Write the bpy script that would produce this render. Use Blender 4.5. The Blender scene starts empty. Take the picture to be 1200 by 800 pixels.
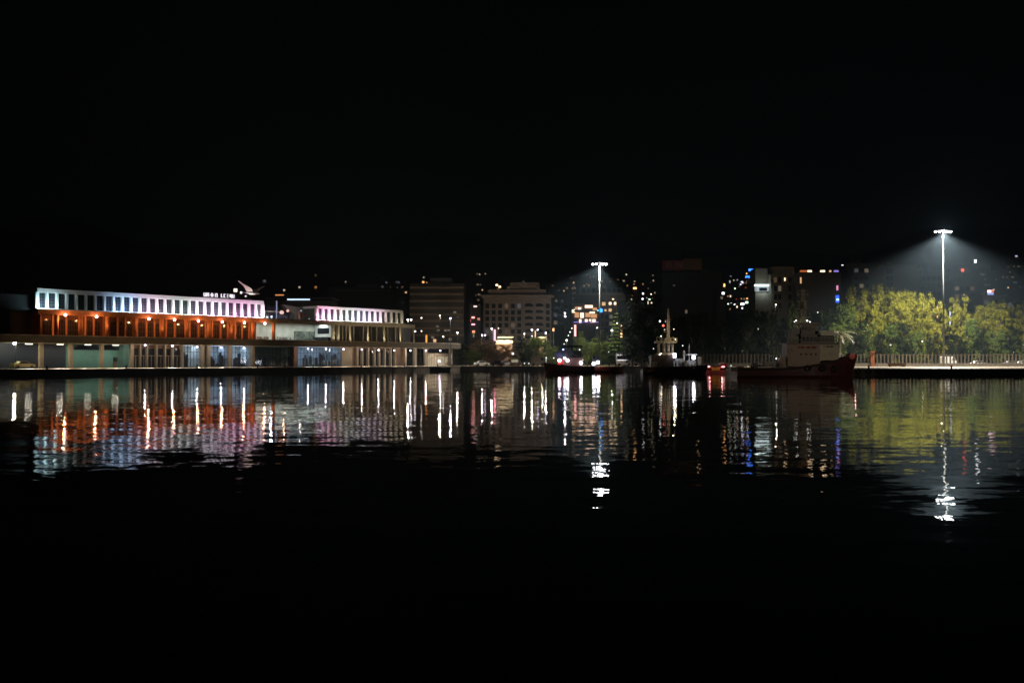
import bpy, math, random
import numpy as np
from mathutils import Vector, Matrix
random.seed(7); np.random.seed(7)
S = bpy.context.scene
COL = S.collection

# ------------------------------------------------------------------ camera
F = 1178.0; CAMZ = 2.8; PITCH = math.atan(22.0 / F)
cd = bpy.data.cameras.new("camera"); cam = bpy.data.objects.new("camera", cd); COL.objects.link(cam)
cam.location = (0, 0, CAMZ); cam.rotation_euler = (math.radians(90) + PITCH, 0, 0)
cd.sensor_width = 36.0; cd.lens = 36.0 * F / 1200.0; cd.clip_start = 0.1; cd.clip_end = 6000
S.camera = cam
# ------------------------------------------------------------------ night sky, weak ambient sun, exposure
w = bpy.data.worlds.new("World"); S.world = w; w.use_nodes = True
nt = w.node_tree; bg = nt.nodes["Background"]
sky = nt.nodes.new("ShaderNodeTexSky"); sky.sky_type = 'NISHITA'; sky.sun_disc = False
sky.sun_elevation = math.radians(8); sky.sun_rotation = math.radians(200)
nt.links.new(sky.outputs[0], bg.inputs[0]); bg.inputs[1].default_value = 0.00012
sl = bpy.data.lights.new("ambient_sun", 'SUN'); sl.energy = 0.0015; sl.angle = math.radians(0.5); sl.color = (1, .95, .9)  # weak sun added as faint city ambient
so = bpy.data.objects.new("ambient_sun", sl); COL.objects.link(so); so.rotation_euler = (math.radians(55), 0, math.radians(-20))
S.view_settings.view_transform = 'Standard'; S.view_settings.look = 'None'
S.view_settings.exposure = 0.0; S.view_settings.gamma = 1.0; S.view_settings.use_curve_mapping = False
S.render.engine = 'CYCLES'
c = S.cycles
c.max_bounces = 7; c.diffuse_bounces = 2; c.glossy_bounces = 4; c.transmission_bounces = 3
c.transparent_max_bounces = 10; c.volume_bounces = 0; c.sample_clamp_indirect = 4.0
c.caustics_reflective = False; c.caustics_refractive = False
c.use_denoising = True; c.use_adaptive_sampling = False
try: c.use_light_tree = True
except Exception: pass

# ------------------------------------------------------------------ pixel (1200x800) -> point at distance D
CP, SP = math.cos(PITCH), math.sin(PITCH)
def at(x, y, D):
    v = 400.0 - y
    Y = F * CP - v * SP; Z = F * SP + v * CP
    k = D / Y
    return Vector(((x - 600.0) * k, D, CAMZ + Z * k))
def zat(y, D): return at(600, y, D).z
GZ = 1.2                                       # top of the quay above the water

# ------------------------------------------------------------------ materials
MATS = {}
def mat(name, col, rough=.8, metal=0.0, var=0.18, scale=1.5, spec=.5):
    if name in MATS: return MATS[name]
    m = bpy.data.materials.new(name); m.use_nodes = True; n = m.node_tree
    b = n.nodes["Principled BSDF"]
    b.inputs["Roughness"].default_value = rough; b.inputs["Metallic"].default_value = metal
    b.inputs["Specular IOR Level"].default_value = spec
    if var > 0:
        tc = n.nodes.new("ShaderNodeTexCoord"); nz = n.nodes.new("ShaderNodeTexNoise")
        nz.inputs["Scale"].default_value = scale; nz.inputs["Detail"].default_value = 5
        n.links.new(tc.outputs["Object"], nz.inputs["Vector"])
        r = n.nodes.new("ShaderNodeMapRange"); r.inputs[1].default_value = .3; r.inputs[2].default_value = .7
        r.inputs[3].default_value = 1 - var; r.inputs[4].default_value = 1 + var
        n.links.new(nz.outputs[0], r.inputs[0])
        mx = n.nodes.new("ShaderNodeVectorMath"); mx.operation = 'SCALE'
        mx.inputs[0].default_value = col; n.links.new(r.outputs[0], mx.inputs["Scale"])
        n.links.new(mx.outputs[0], b.inputs["Base Color"])
    else: b.inputs["Base Color"].default_value = (*col, 1)
    MATS[name] = m; return m
def emis(name, col, k, sample=False):
    if name in MATS: return MATS[name]
    m = bpy.data.materials.new(name); m.use_nodes = True; n = m.node_tree
    b = n.nodes["Principled BSDF"]; b.inputs["Base Color"].default_value = (.2, .2, .2, 1)
    b.inputs["Emission Color"].default_value = (*col, 1); b.inputs["Emission Strength"].default_value = k
    m.cycles.emission_sampling = 'AUTO' if sample else 'NONE'
    MATS[name] = m; return m
def glass(name='pane_glass', tint=(.8, .85, .9)):
    if name in MATS: return MATS[name]
    m = bpy.data.materials.new(name); m.use_nodes = True; n = m.node_tree
    for q in list(n.nodes):
        if q.type == 'BSDF_PRINCIPLED': n.nodes.remove(q)
    out = n.nodes["Material Output"]
    t = n.nodes.new("ShaderNodeBsdfTransparent"); t.inputs[0].default_value = (*tint, 1)
    g = n.nodes.new("ShaderNodeBsdfGlossy"); g.inputs["Roughness"].default_value = .05
    f = n.nodes.new("ShaderNodeFresnel"); f.inputs[0].default_value = 1.45
    mx = n.nodes.new("ShaderNodeMixShader")
    n.links.new(f.outputs[0], mx.inputs[0]); n.links.new(t.outputs[0], mx.inputs[1]); n.links.new(g.outputs[0], mx.inputs[2])
    n.links.new(mx.outputs[0], out.inputs[0]); MATS[name] = m; return m

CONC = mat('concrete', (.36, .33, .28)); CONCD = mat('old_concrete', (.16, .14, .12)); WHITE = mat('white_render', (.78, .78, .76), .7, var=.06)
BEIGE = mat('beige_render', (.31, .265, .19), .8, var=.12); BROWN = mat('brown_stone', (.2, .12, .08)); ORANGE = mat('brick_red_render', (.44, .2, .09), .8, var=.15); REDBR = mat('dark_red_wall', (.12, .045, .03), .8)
TEAL = mat('teal_paint', (.09, .24, .225), .6, var=.08); NAVY = mat('navy_paint', (.02, .035, .07), .5, var=.1)
DARKG = mat('dark_window_glass', (.012, .014, .02), .12, var=0); DMET = mat('dark_metal', (.03, .03, .032), .5, .3, var=.1)
GMET = mat('galvanised_steel', (.16, .165, .165), .55, .3, var=.1); BLACK = mat('black_rubber', (.015, .015, .015), .8, var=.1)
LAMPW = mat('white_enamel', (.8, .8, .8), .4, var=0); REDP = mat('red_paint', (.32, .025, .02), .45, var=.15); HULLR = mat('dark_red_hull', (.05, .006, .006), .5, var=.25)
YEL = mat('yellow_paint', (.7, .42, .04), .5, var=.1); BLUEM = mat('blue_sheet', (.03, .035, .09), .6); GREY = mat('grey_render', (.25, .24, .23)); GREYD = mat('dark_grey_render', (.09, .085, .085))
TAN = mat('tan_render', (.33, .28, .21)); WOOD = mat('dark_wood', (.12, .07, .04)); ASPH = mat('asphalt', (.05, .05, .048), .9, var=.2, scale=.4)
QUAY = mat('quay_concrete', (.37, .29, .2), .45, var=.2, scale=.25); WALLQ = mat('quay_wall_stone', (.13, .1, .075), .9, var=.45, scale=.35)
BARK = mat('bark', (.09, .07, .05)); SKIN = mat('white_plumage', (.8, .78, .76), .7, var=.05)

# ------------------------------------------------------------------ mesh builder
class MB:
    def __init__(s): s.v = []; s.f = []; s.m = []; s.mi = 0
    def box(s, x0, x1, y0, y1, z0, z1, taper=0):
        n = len(s.v); t = taper
        s.v += [(x0, y0, z0), (x1, y0, z0), (x1, y1, z0), (x0, y1, z0), (x0 + t, y0 + t, z1), (x1 - t, y0 + t, z1), (x1 - t, y1 - t, z1), (x0 + t, y1 - t, z1)]
        q = [(0, 3, 2, 1), (4, 5, 6, 7), (0, 1, 5, 4), (1, 2, 6, 5), (2, 3, 7, 6), (3, 0, 4, 7)]
        s.f += [tuple(n + i for i in a) for a in q]; return s
    def cyl(s, p0, p1, r0, r1=None, n=8, caps=True):
        r1 = r0 if r1 is None else r1
        p0, p1 = Vector(p0), Vector(p1); d = (p1 - p0).normalized()
        a = d.orthogonal().normalized(); b = d.cross(a); k = len(s.v)
        for p, r in ((p0, r0), (p1, r1)):
            for i in range(n):
                t = 2 * math.pi * i / n; q = p + a * (r * math.cos(t)) + b * (r * math.sin(t)); s.v.append(tuple(q))
        for i in range(n): j = (i + 1) % n; s.f.append((k + i, k + j, k + n + j, k + n + i))
        if caps: s.f.append(tuple(k + i for i in reversed(range(n)))); s.f.append(tuple(k + n + i for i in range(n)))
        return s
    def ball(s, c, r, sc=(1, 1, 1), n=10, m=6):
        k = len(s.v); c = Vector(c)
        s.v.append((c.x, c.y, c.z + r * sc[2]))
        for j in range(1, m):
            ph = math.pi * j / m
            for i in range(n):
                t = 2 * math.pi * i / n
                s.v.append((c.x + r * sc[0] * math.sin(ph) * math.cos(t), c.y + r * sc[1] * math.sin(ph) * math.sin(t), c.z + r * sc[2] * math.cos(ph)))
        s.v.append((c.x, c.y, c.z - r * sc[2])); e = len(s.v) - 1
        for i in range(n):
            j = (i + 1) % n; s.f.append((k, k + 1 + i, k + 1 + j))
            for q in range(m - 2): a = k + 1 + q * n; s.f.append((a + i, a + n + i, a + n + j, a + j))
            a = k + 1 + (m - 2) * n; s.f.append((a + i, e, a + j))
        return s
    def prism(s, pts, y0, y1):                 # polygon in x,z extruded along y
        k = len(s.v); n = len(pts)
        for y in (y0, y1):
            for (x, z) in pts: s.v.append((x, y, z))
        s.f.append(tuple(k + i for i in range(n))); s.f.append(tuple(k + n + i for i in reversed(range(n))))
        for i in range(n): j = (i + 1) % n; s.f.append((k + j, k + i, k + n + i, k + n + j))
        return s
    def loft(s, rings, close=True):
        k = len(s.v); n = len(rings[0])
        for r in rings: s.v += [tuple(p) for p in r]
        for a in range(len(rings) - 1):
            for i in range(n if close else n - 1):
                j = (i + 1) % n; s.f.append((k + a * n + i, k + a * n + j, k + (a + 1) * n + j, k + (a + 1) * n + i))
        s.f.append(tuple(k + i for i in reversed(range(n)))); s.f.append(tuple(k + (len(rings) - 1) * n + i for i in range(n)))
        return s
    def build(s, name, m, parent=None, loc=None, smooth=False):
        me = bpy.data.meshes.new(name); me.from_pydata(s.v, [], s.f); me.update()
        me.materials.append(m)
        if smooth: me.polygons.foreach_set('use_smooth', [True] * len(me.polygons))
        o = bpy.data.objects.new(name, me); COL.objects.link(o)
        if loc is not None: o.location = loc
        if parent is not None: o.parent = parent
        return o
def tag(o, label=None, cat=None, group=None, kind=None):
    if label: o['label'] = label
    if cat: o['category'] = cat
    if group: o['group'] = group
    if kind: o['kind'] = kind
    return o
def empty(name, loc, rz=0.0, label=None, cat=None, group=None):
    o = bpy.data.objects.new(name, None); COL.objects.link(o); o.location = loc; o.rotation_euler = (0, 0, rz)
    o.empty_display_size = .5
    return tag(o, label, cat, group)
def B(name, m, parent, *a, **k): return MB().box(*a).build(name, m, parent)
def dupe(o, parent, loc):
    c_ = o.copy(); COL.objects.link(c_); c_.parent = parent; c_.location = loc; return c_
def copy_tree(o, parent=None):
    c_ = o.copy(); COL.objects.link(c_)
    if parent is not None: c_.parent = parent
    for ch in list(KIDS.get(o.name, [])): copy_tree(ch, c_)
    return c_
KIDS = {}
def index_kids():
    KIDS.clear()
    for o in S.objects:
        if o.parent: KIDS.setdefault(o.parent.name, []).append(o)
def light(kind, parent, loc, power, col, size=.15, rot=None, spot=None, blend=.3, sx=None, spread=None):
    l = bpy.data.lights.new("lamp_light", kind); l.energy = power; l.color = col
    if kind == 'AREA':
        l.shape = 'RECTANGLE'; l.size = sx; l.size_y = size
        if spread: l.spread = math.radians(spread)
    else: l.shadow_soft_size = size
    if kind == 'SPOT': l.spot_size = math.radians(spot); l.spot_blend = blend
    o = bpy.data.objects.new("lamp_light", l); COL.objects.link(o); o.parent = parent; o.location = loc
    if rot: o.rotation_euler = rot
    return o

# ================================================================== SETTING
# terminal / left quay frame: u runs along the facade away from the camera, y local points inland
U = Vector((.612, .791, 0)).normalized(); N = Vector((-U.y, U.x, 0)); P0 = Vector((-92.2, 195, 0)); RZ = math.atan2(U.y, U.x)
def tx(px, y=0.0):                             # pixel column -> local x on the plane local y
    m = (px - 600) / F
    return (m * (P0.y + N.y * y) - P0.x - N.x * y) / (U.x - U.y * m)
def td(px, y=0.0): s = tx(px, y); return P0.y + U.y * s + N.y * y
def tz(px, py, y=0.0): return zat(py, td(px, y))
QN = -11.6
q0 = P0 + U * (-70) + N * QN; DC = 277.0
sC = (DC - P0.y - N.y * QN) / U.y; qc = P0 + U * sC + N * QN
land = [(q0.x, q0.y), (qc.x, qc.y), (52, DC), (52, 188), (330, 188), (700, 300), (900, 470), (-900, 470), (-500, 200), (-260, 90)]
mb = MB(); n = len(land)
mb.v = [(x, y, GZ) for x, y in land]; mb.f = [tuple(range(n))]
tag(mb.build('quay_ground', QUAY), kind='structure')
mb = MB()
for i in range(5):
    if i > 4: break
    (x0, y0), (x1, y1) = land[i], land[i + 1]
    k = len(mb.v); mb.v += [(x0, y0, -3), (x1, y1, -3), (x1, y1, GZ - .3), (x0, y0, GZ - .3)]; mb.f.append((k, k + 1, k + 2, k + 3))
# coping: a proud edge course
for i in range(4):
    a = Vector((*land[i], 0)); b = Vector((*land[i + 1], 0)); d = (b - a).normalized(); nn = Vector((d.y, -d.x, 0))
    if i == 2: nn = Vector((-1, 0, 0))
    L = (b - a).length; k = len(mb.v)
    for p in (a, b):
        for off, z in ((nn * .18, GZ - .32), (nn * .18, GZ + .004), (-nn * .3, GZ + .004)):
            mb.v.append((p.x + off.x, p.y + off.y, z))
    mb.f += [(k, k + 3, k + 4, k + 1), (k + 1, k + 4, k + 5, k + 2)]
    mb.v += [(a.x, a.y, GZ - .32), (b.x, b.y, GZ - .32)]; mb.f.append((k, k + 3, len(mb.v) - 1, len(mb.v) - 2))
tag(mb.build('quay_wall', WALLQ), kind='structure')
# avenue behind the central quay
mb = MB(); mb.v = [(-30, 300, GZ + .004), (330, 300, GZ + .004), (330, 318, GZ + .004), (-30, 318, GZ + .004)]; mb.f = [(0, 1, 2, 3)]
tag(mb.build('road', ASPH), kind='structure')
# hill
def hill(x, y):
    d = max(0.0, y - 450)
    return GZ + .03 + .2 * d * (1 + .12 * math.sin(x * .011 + 1.3) + .06 * math.sin(x * .031 + y * .01)) * (1.0 if y < 1000 else 1.0)
nx, ny = 90, 40; vs = []; fs = []
for j in range(ny + 1):
    for i in range(nx + 1):
        x = -700 + 1500 * i / nx; y = 449 + 700 * j / ny
        vs.append((x, y, hill(x, y) if j else GZ - .2))
for j in range(ny):
    for i in range(nx):
        a = j * (nx + 1) + i; fs.append((a, a + 1, a + nx + 2, a + nx + 1))
mb = MB(); mb.v = vs; mb.f = fs
tag(mb.build('hill', mat('scrub_hillside', (.05, .06, .035), .95, var=.5, scale=.03), smooth=True), kind='structure')
# water
m = bpy.data.materials.new('harbour_water'); m.use_nodes = True; n_ = m.node_tree; b = n_.nodes["Principled BSDF"]
b.inputs["Base Color"].default_value = (.0015, .003, .004, 1); b.inputs["Roughness"].default_value = .013; b.inputs["IOR"].default_value = 1.34
geo = n_.nodes.new("ShaderNodeNewGeometry"); acc = None
for sc_, k in (((.10, .16, 1), .014), ((.45, .95, 1), .034), ((1.3, 3.0, 1), .032), ((5, 9, 1), .018)):
    mp = n_.nodes.new("ShaderNodeVectorMath"); mp.operation = 'MULTIPLY'; mp.inputs[1].default_value = sc_
    n_.links.new(geo.outputs["Position"], mp.inputs[0])
    nz = n_.nodes.new("ShaderNodeTexNoise"); nz.inputs["Scale"].default_value = 1; nz.inputs["Detail"].default_value = 1.0
    n_.links.new(mp.outputs[0], nz.inputs["Vector"])
    sb = n_.nodes.new("ShaderNodeVectorMath"); sb.operation = 'SUBTRACT'; sb.inputs[1].default_value = (.5, .5, .5); n_.links.new(nz.outputs["Color"], sb.inputs[0])
    ml = n_.nodes.new("ShaderNodeVectorMath"); ml.operation = 'MULTIPLY'; ml.inputs[1].default_value = (k, k, 0); n_.links.new(sb.outputs[0], ml.inputs[0])
    if acc is None: acc = ml
    else:
        ad = n_.nodes.new("ShaderNodeVectorMath"); ad.operation = 'ADD'; n_.links.new(acc.outputs[0], ad.inputs[0]); n_.links.new(ml.outputs[0], ad.inputs[1]); acc = ad
ad = n_.nodes.new("ShaderNodeVectorMath"); ad.operation = 'ADD'; ad.inputs[1].default_value = (0, 0, 1); n_.links.new(acc.outputs[0], ad.inputs[0])
nm = n_.nodes.new("ShaderNodeVectorMath"); nm.operation = 'NORMALIZE'; n_.links.new(ad.outputs[0], nm.inputs[0]); n_.links.new(nm.outputs[0], b.inputs["Normal"])
mb = MB(); mb.v = [(-900, -40, 0), (900, -40, 0), (900, 300, 0), (-900, 300, 0)]; mb.f = [(0, 1, 2, 3)]
tag(mb.build('water', m), kind='structure')
# haze
mb = MB().box(-950, 1000, -60, 1200, -4, 330)
hz = mb.build('haze', mat('haze_air', (1, 1, 1), var=0)); tag(hz, kind='stuff')
hm = bpy.data.materials.new('haze_air_volume'); hm.use_nodes = True; n_ = hm.node_tree
for q in list(n_.nodes):
    if q.type == 'BSDF_PRINCIPLED': n_.nodes.remove(q)
pv = n_.nodes.new("ShaderNodeVolumePrincipled"); pv.inputs["Density"].default_value = .0004; pv.inputs["Color"].default_value = (.58, .8, 1, 1); pv.inputs["Anisotropy"].default_value = 0.0
n_.links.new(pv.outputs[0], n_.nodes["Material Output"].inputs["Volume"])
hz.data.materials[0] = hm; hm.cycles.homogeneous_volume = True

# ================================================================== PASSENGER TERMINAL
T = empty('terminal_building', (P0.x, P0.y, 0), RZ, 'long three storey port terminal with white lit colonnade above an orange lit gallery', 'building')
XL = -14.0; XR = tx(540, -3); Z1, Z2 = 6.15, 7.5; G = GZ + .004
B('deck_slab', mat('deck_brown_concrete', (.12, .1, .075)), T, XL, XR, -3, 12, Z1, Z2)
B('soffit', mat('pale_soffit', (.5, .46, .38)), T, XL + .05, XR - .05, -2.95, 1.9, Z1 - .03, Z1 - .003)
B('deck_kerb', CONC, T, XL, XR, -3.1, -2.8, Z2 + .003, Z2 + .18)
B('rear_block', GREYD, T, XL, tx(484, 6), 7, 20, G, 12.3)
B('side_block', mat('near_black_wall', (.03, .028, .027)), T, XL, -0.6, 1.5, 6.9, Z2 + .003, 15.5)  # one even near-black wall colour
xg0, xg1, xg2 = tx(43, -.5), tx(321.5, -.5), tx(485, -.5)
zb = 11.75
# gallery beam
B('gallery_beam', ORANGE, T, xg0, tx(311, -.5), -.9, 1.2, zb, 12.75)
B('gallery_beam', BEIGE, T, tx(311, -.5) + .01, xg2, -.9, 1.2, zb, 12.6)
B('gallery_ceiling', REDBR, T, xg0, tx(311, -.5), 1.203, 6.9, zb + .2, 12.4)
B('gallery_ceiling', WHITE, T, tx(311, -.5) + .01, xg2, 1.203, 6.9, zb + .2, 12.4)
# gallery columns and rear wall
first = None
for px in (45.5, 66, 94, 125.5, 157, 189, 218, 244.5, 271, 296, 320.5):
    x = tx(px, -.3)
    if first is None: first = MB().cyl((0, 0, Z2 + .003), (0, 0, zb), .42, n=12).build('gallery_column', ORANGE, T, (x, -.3, 0), True)
    else: dupe(first, T, (x, -.3, 0))
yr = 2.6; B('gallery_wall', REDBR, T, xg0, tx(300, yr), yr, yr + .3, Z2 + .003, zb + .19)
wm = MB().box(-.75, .75, -.06, .06, Z2 + .5, 10.6); wmf = None
arch = MB(); arch.prism([(-.85, Z2 + .4)] + [(.85 * math.cos(t), 10.1 + .85 * math.sin(t)) for t in [math.pi * (1 - i / 8) for i in range(9)]][::1] + [(.85, Z2 + .4)], -.07, .05)
aw = arch.build('gallery_window', DARKG, T, (0, 0, 0)); fr = MB()
for zz in (Z2 + 1.4, Z2 + 2.4): fr.box(-.85, .85, -.12, -.075, zz, zz + .08)
for xx in (-.3, .3): fr.box(xx - .04, xx + .04, -.12, -.075, Z2 + .4, 10.8)
afr = fr.build('window_frame', mat('dull_frame', (.1, .07, .06), var=0), aw)
i = 0; lit = {82, 104, 176}
for px in (55, 72, 82, 88, 104, 112, 134, 141, 150, 165, 176, 183, 199, 208, 212, 226, 236, 252, 262, 279, 287):
    x = tx(px, yr)
    if i == 0: aw.location = (x, yr, 0)
    else:
        o = dupe(aw, T, (x, yr, 0)); f_ = afr.copy(); COL.objects.link(f_); f_.parent = o
    i += 1
# thin pilasters on the rear wall
pl = None
for px in (61, 77, 99, 109, 121, 137, 146, 160, 171, 180, 194, 204, 222, 232, 240, 248, 258, 266, 275, 283, 291):
    x = tx(px, yr)
    if pl is None: pl = MB().box(-.2, .2, -.25, -.003, Z2 + .01, zb + .18).build('pilaster', ORANGE, T, (x, yr, 0))
    else: dupe(pl, T, (x, yr, 0))
# gallery lamps
BULB_O = emis('amber_bulb', (1, .42, .42), 18)
for px, py in ((76, 369), (112.5, 371), (174, 373.5), (204, 374.5), (232, 376), (260, 377), (286, 378), (310, 379)):
    x = tx(px, -1.3); z = tz(px, py, -1.3)
    l = MB().cyl((0, .4, .1), (0, 0, .1), .05, n=6).build('gallery_lamp', DMET, T, (x, -1.3, z))
    MB().ball((0, -.1, 0), .27, n=10, m=6).build('lamp_globe', BULB_O, l)
    light('POINT', l, (0, .1, -.55), 430, (1, .39, .12), .09)
for px in (85.5, 125, 189.5, 218, 244.5, 271, 296, 320):
    x = tx(px, -.9); light('SPOT', T, (x, -1.5, Z2 + .35), 520, (1, .4, .10), .1, (math.radians(168), 0, 0), 42, .6)
    MB().cyl((0, 0, 0), (0, 0, .25), .14, .18).build('unseen_uplighter', DMET, T, (x, -1.5, Z2 + .004))
# bright restaurant bay
xa, xb = tx(301, 1), tx(389, 0)
B('restaurant_back_wall', mat('warm_grey_wall', (.5, .5, .44), var=.25, scale=.5), T, xa, xb, 6.6, 6.89, Z2 + .003, zb + .19)
B('restaurant_side_wall', WHITE, T, xa - .25, xa - .003, 2.95, 6.59, Z2 + .003, zb + .19)
B('restaurant_side_wall', WHITE, T, xb + .003, xb + .3, -.3, 6.59, Z2 + .003, zb + .19)
light('AREA', T, ((xa + xb) / 2 + 1, 3.2, zb + .1), 950, (.88, 1, .95), 3.0, (0, 0, 0), sx=xb - xa - 2)
B('ceiling_light', emis('restaurant_ceiling_light', (.9, 1, .95), 3.0), T, xa + 1, xb - 1, 3.0, 3.4, zb + .12, zb + .18)
def ywall(px):
    lo, hi = -1.0, 12.0
    for _ in range(40):
        m_ = (lo + hi) / 2
        if tx(px, m_) < xb: lo = m_
        else: hi = m_
    return lo
MUR = mat('muted_mural', (.16, .18, .15), var=.8, scale=1.6)
B('mural_panel', MUR, T, tx(345, 6.4), xb - .05, 6.45, 6.59, Z2 + .01, Z2 + 2.7)
B('mural_panel', MUR, T, xb - .1, xb - .003, ywall(367.5), 6.4, Z2 + .01, Z2 + 2.7)
B('dark_screen', DARKG, T, xb - .12, xb - .003, ywall(385.5), ywall(372.5), Z2 + 2.1, Z2 + 3.5)
arcm = MB(); yc = ywall(359)
for k in range(3):
    for j in range(10):
        a0, a1 = math.pi * j / 10, math.pi * (j + 1) / 10; r = .5 + .35 * k
        arcm.cyl((xb - .14, yc + r * math.cos(a0), Z2 + .6 + r * math.sin(a0)), (xb - .14, yc + r * math.cos(a1), Z2 + .6 + r * math.sin(a1)), .06, n=5)
arcm.build('mural_arch', WHITE, T)
B('sofa_bench', mat('dark_bench', (.02, .02, .025)), T, xb - 1.0, xb - .2, ywall(388), ywall(372), Z2 + .01, Z2 + 1.2)
B('bar_counter', WHITE, T, tx(326, 4), tx(337, 4), 3.6, 4.3, Z2 + .01, Z2 + 1.1)
# beige colonnade right of the restaurant
first = None
for px in (390, 396, 409, 430, 449, 468, 484):
    x = tx(px, -.3)
    if first is None: first = MB().box(-.33, .33, -.35, .35, Z2 + .003, zb).build('colonnade_pier', BEIGE, T, (x, -.3, 0))
    else: dupe(first, T, (x, -.3, 0))
B('colonnade_wall', mat('dark_glazing', (.03, .022, .018), .3), T, xb + .4, xg2, 3.0, 3.3, Z2 + .003, zb + .19)
pd = None
for px in (401, 405, 414, 425, 435, 441, 454, 463):
    x = tx(px, 2.9)
    if pd is None: pd = MB().box(-.18, .18, -.2, .05, Z2 + .01, zb).build('door_post', BEIGE, T, (x, 2.9, 0))
    else: dupe(pd, T, (x, 2.9, 0))
for px in (400, 418, 438, 458, 476):
    x = tx(px, -2.5); MB().cyl((0, 0, 0), (0, 0, .25), .14, .18).build('unseen_uplighter', DMET, T, (x, -2.5, Z2 + .004))  # added uplighters brighten the colonnade piers
    light('SPOT', T, (x, -2.5, Z2 + .4), 420, (1, .88, .62), .12, (math.radians(180 - 35), 0, 0), 120, .5)
# ---- upper storey blocks
def upper(px0, px1, nb, zt, wallm, fas):
    X0, X1 = tx(px0), tx(px1); z0 = 12.78
    B('upper_wall', GREYD, T, X0, X1, .6, 8, z0, zt - .003)
    B('roof_slab', WHITE, T, X0 - .1, X1 + .1, -.25, 8.2, zt - fas, zt)
    B('sill_beam', WHITE, T, X0, X1, -.1, .59, z0, z0 + .12)
    p = (X1 - X0) / nb; win = None; fin = None
    for i in range(nb + 1):
        if i in (0, nb): MB().box(-.36, .36, -.15, .55, z0 + .125, zt - fas - .003).build('column', wallm, T, (X0 + p * i, 0, 0))
        elif fin is None: fin = MB().box(-.2, .2, -.15, .55, z0 + .125, zt - fas - .003).build('column', wallm, T, (X0 + p * i, 0, 0))
        else: dupe(fin, T, (X0 + p * i, 0, 0))
    hw = p / 2 - .22
    for i in range(nb):
        x = X0 + p * (i + .5)
        if win is None:
            win = MB().box(-hw, hw, .45, .55, z0 + .2, zt - fas - .05).build('window', DARKG, T, (x, 0, 0))
            f = MB()
            for zz in np.linspace(z0 + .9, zt - fas - .6, 4): f.box(-hw, hw, .38, .445, zz - .05, zz + .05)
            f.box(-.05, .05, .36, .378, z0 + .2, zt - fas - .05)
            wf = f.build('window_frame', mat('grey_frame', (.05, .05, .055), .5, var=0), win)
        else:
            o = dupe(win, T, (x, 0, 0)); q = wf.copy(); COL.objects.link(q); q.parent = o
    return X0, X1
ZT = 16.8
upper(43, 308, 27, ZT, WHITE, .8)
upper(371.5, 471, 15, 16.4, WHITE, .62)
# LED wash in troughs on the ledge
B('lighting_ledge', CONC, T, tx(43), tx(308), -1.5, -.91, 12.62, 12.7)
B('lighting_ledge', CONC, T, tx(371), tx(471), -1.5, -.91, 12.62, 12.7)
LED = [(43, 51, (.5, .85, 1), 1.7), (51, 63, (.65, .95, 1), 1.1), (63, 90, (.6, .8, .8), .035), (90, 116, (.8, .85, .8), .01), (116, 130, (.55, .72, 1), .09),
       (130, 160, (.42, .66, 1), 1.1), (160, 185, (1, .74, .95), 1.0), (185, 200, (1, .85, 1), .8), (200, 222, (.8, 1, .92), .7), (222, 262, (1, .8, 1), 1.1),
       (262, 298, (1, .52, .85), 1.0), (298, 308, (1, .8, .95), 1.7), (371.5, 380, (1, .45, .75), 1.9), (380, 395, (1, .55, .7), 1.2), (395, 415, (.85, 1, .88), .9),
       (415, 435, (.9, .75, 1), 1.0), (435, 447, (1, .72, .88), .9), (447, 471, (1, .85, .6), .1)]
for a_, b_, col, k in LED:
    xa_, xb_ = tx(a_), tx(b_); xm = (xa_ + xb_) / 2; L = xb_ - xa_
    MB().box(-L / 2, L / 2 - .05, -.15, -.1, 0, .06).box(-L / 2, L / 2 - .05, -.1, .15, 0, .05).build('led_batten', DMET, T, (xm, -1.3, 12.7))
    light('AREA', T, (xm, -1.25, 12.82), 78 * k * L, col, .18, (math.radians(180 - 48), 0, 0), sx=L, spread=150)
# roof sign of small glowing letters (not legible)
def glyphs(mb, x0, hgt, n, wd, gap, z0, y0, y1, rnd, t=.16):
    x = x0
    for i in range(n):
        if rnd.random() < .75: mb.box(x, x + t, y0, y1, z0, z0 + hgt)
        if rnd.random() < .6: mb.box(x + wd - t, x + wd, y0, y1, z0, z0 + hgt)
        for zz in (0, .5, 1):
            if rnd.random() < .55: mb.box(x + t + .003, x + wd - t - .003, y0, y1, z0 + zz * (hgt - t), z0 + zz * (hgt - t) + t)
        x += wd + gap
rn = random.Random(3)
xs = tx(238, 1); mb = MB(); glyphs(mb, xs, .85, 5, .62, .14, ZT + .35, .8, .95, rn)
glyphs(mb, xs + 4.6, .85, 5, .62, .14, ZT + .35, .8, .95, rn)
sg = empty('roof_sign', (P0.x, P0.y, 0), RZ, 'row of small white glowing letters standing on the terminal roof edge', 'sign')
mb.build('glowing_letters', emis('white_letters', (.95, .88, 1), 1.3), sg)
MB().box(xs, xs + 8.4, .75, 1.0, ZT + .22, ZT + .34).box(xs + .5, xs + .6, .8, .9, ZT, ZT + .22).box(xs + 7.5, xs + 7.6, .8, .9, ZT, ZT + .22).build('sign_frame', DMET, sg)
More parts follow.
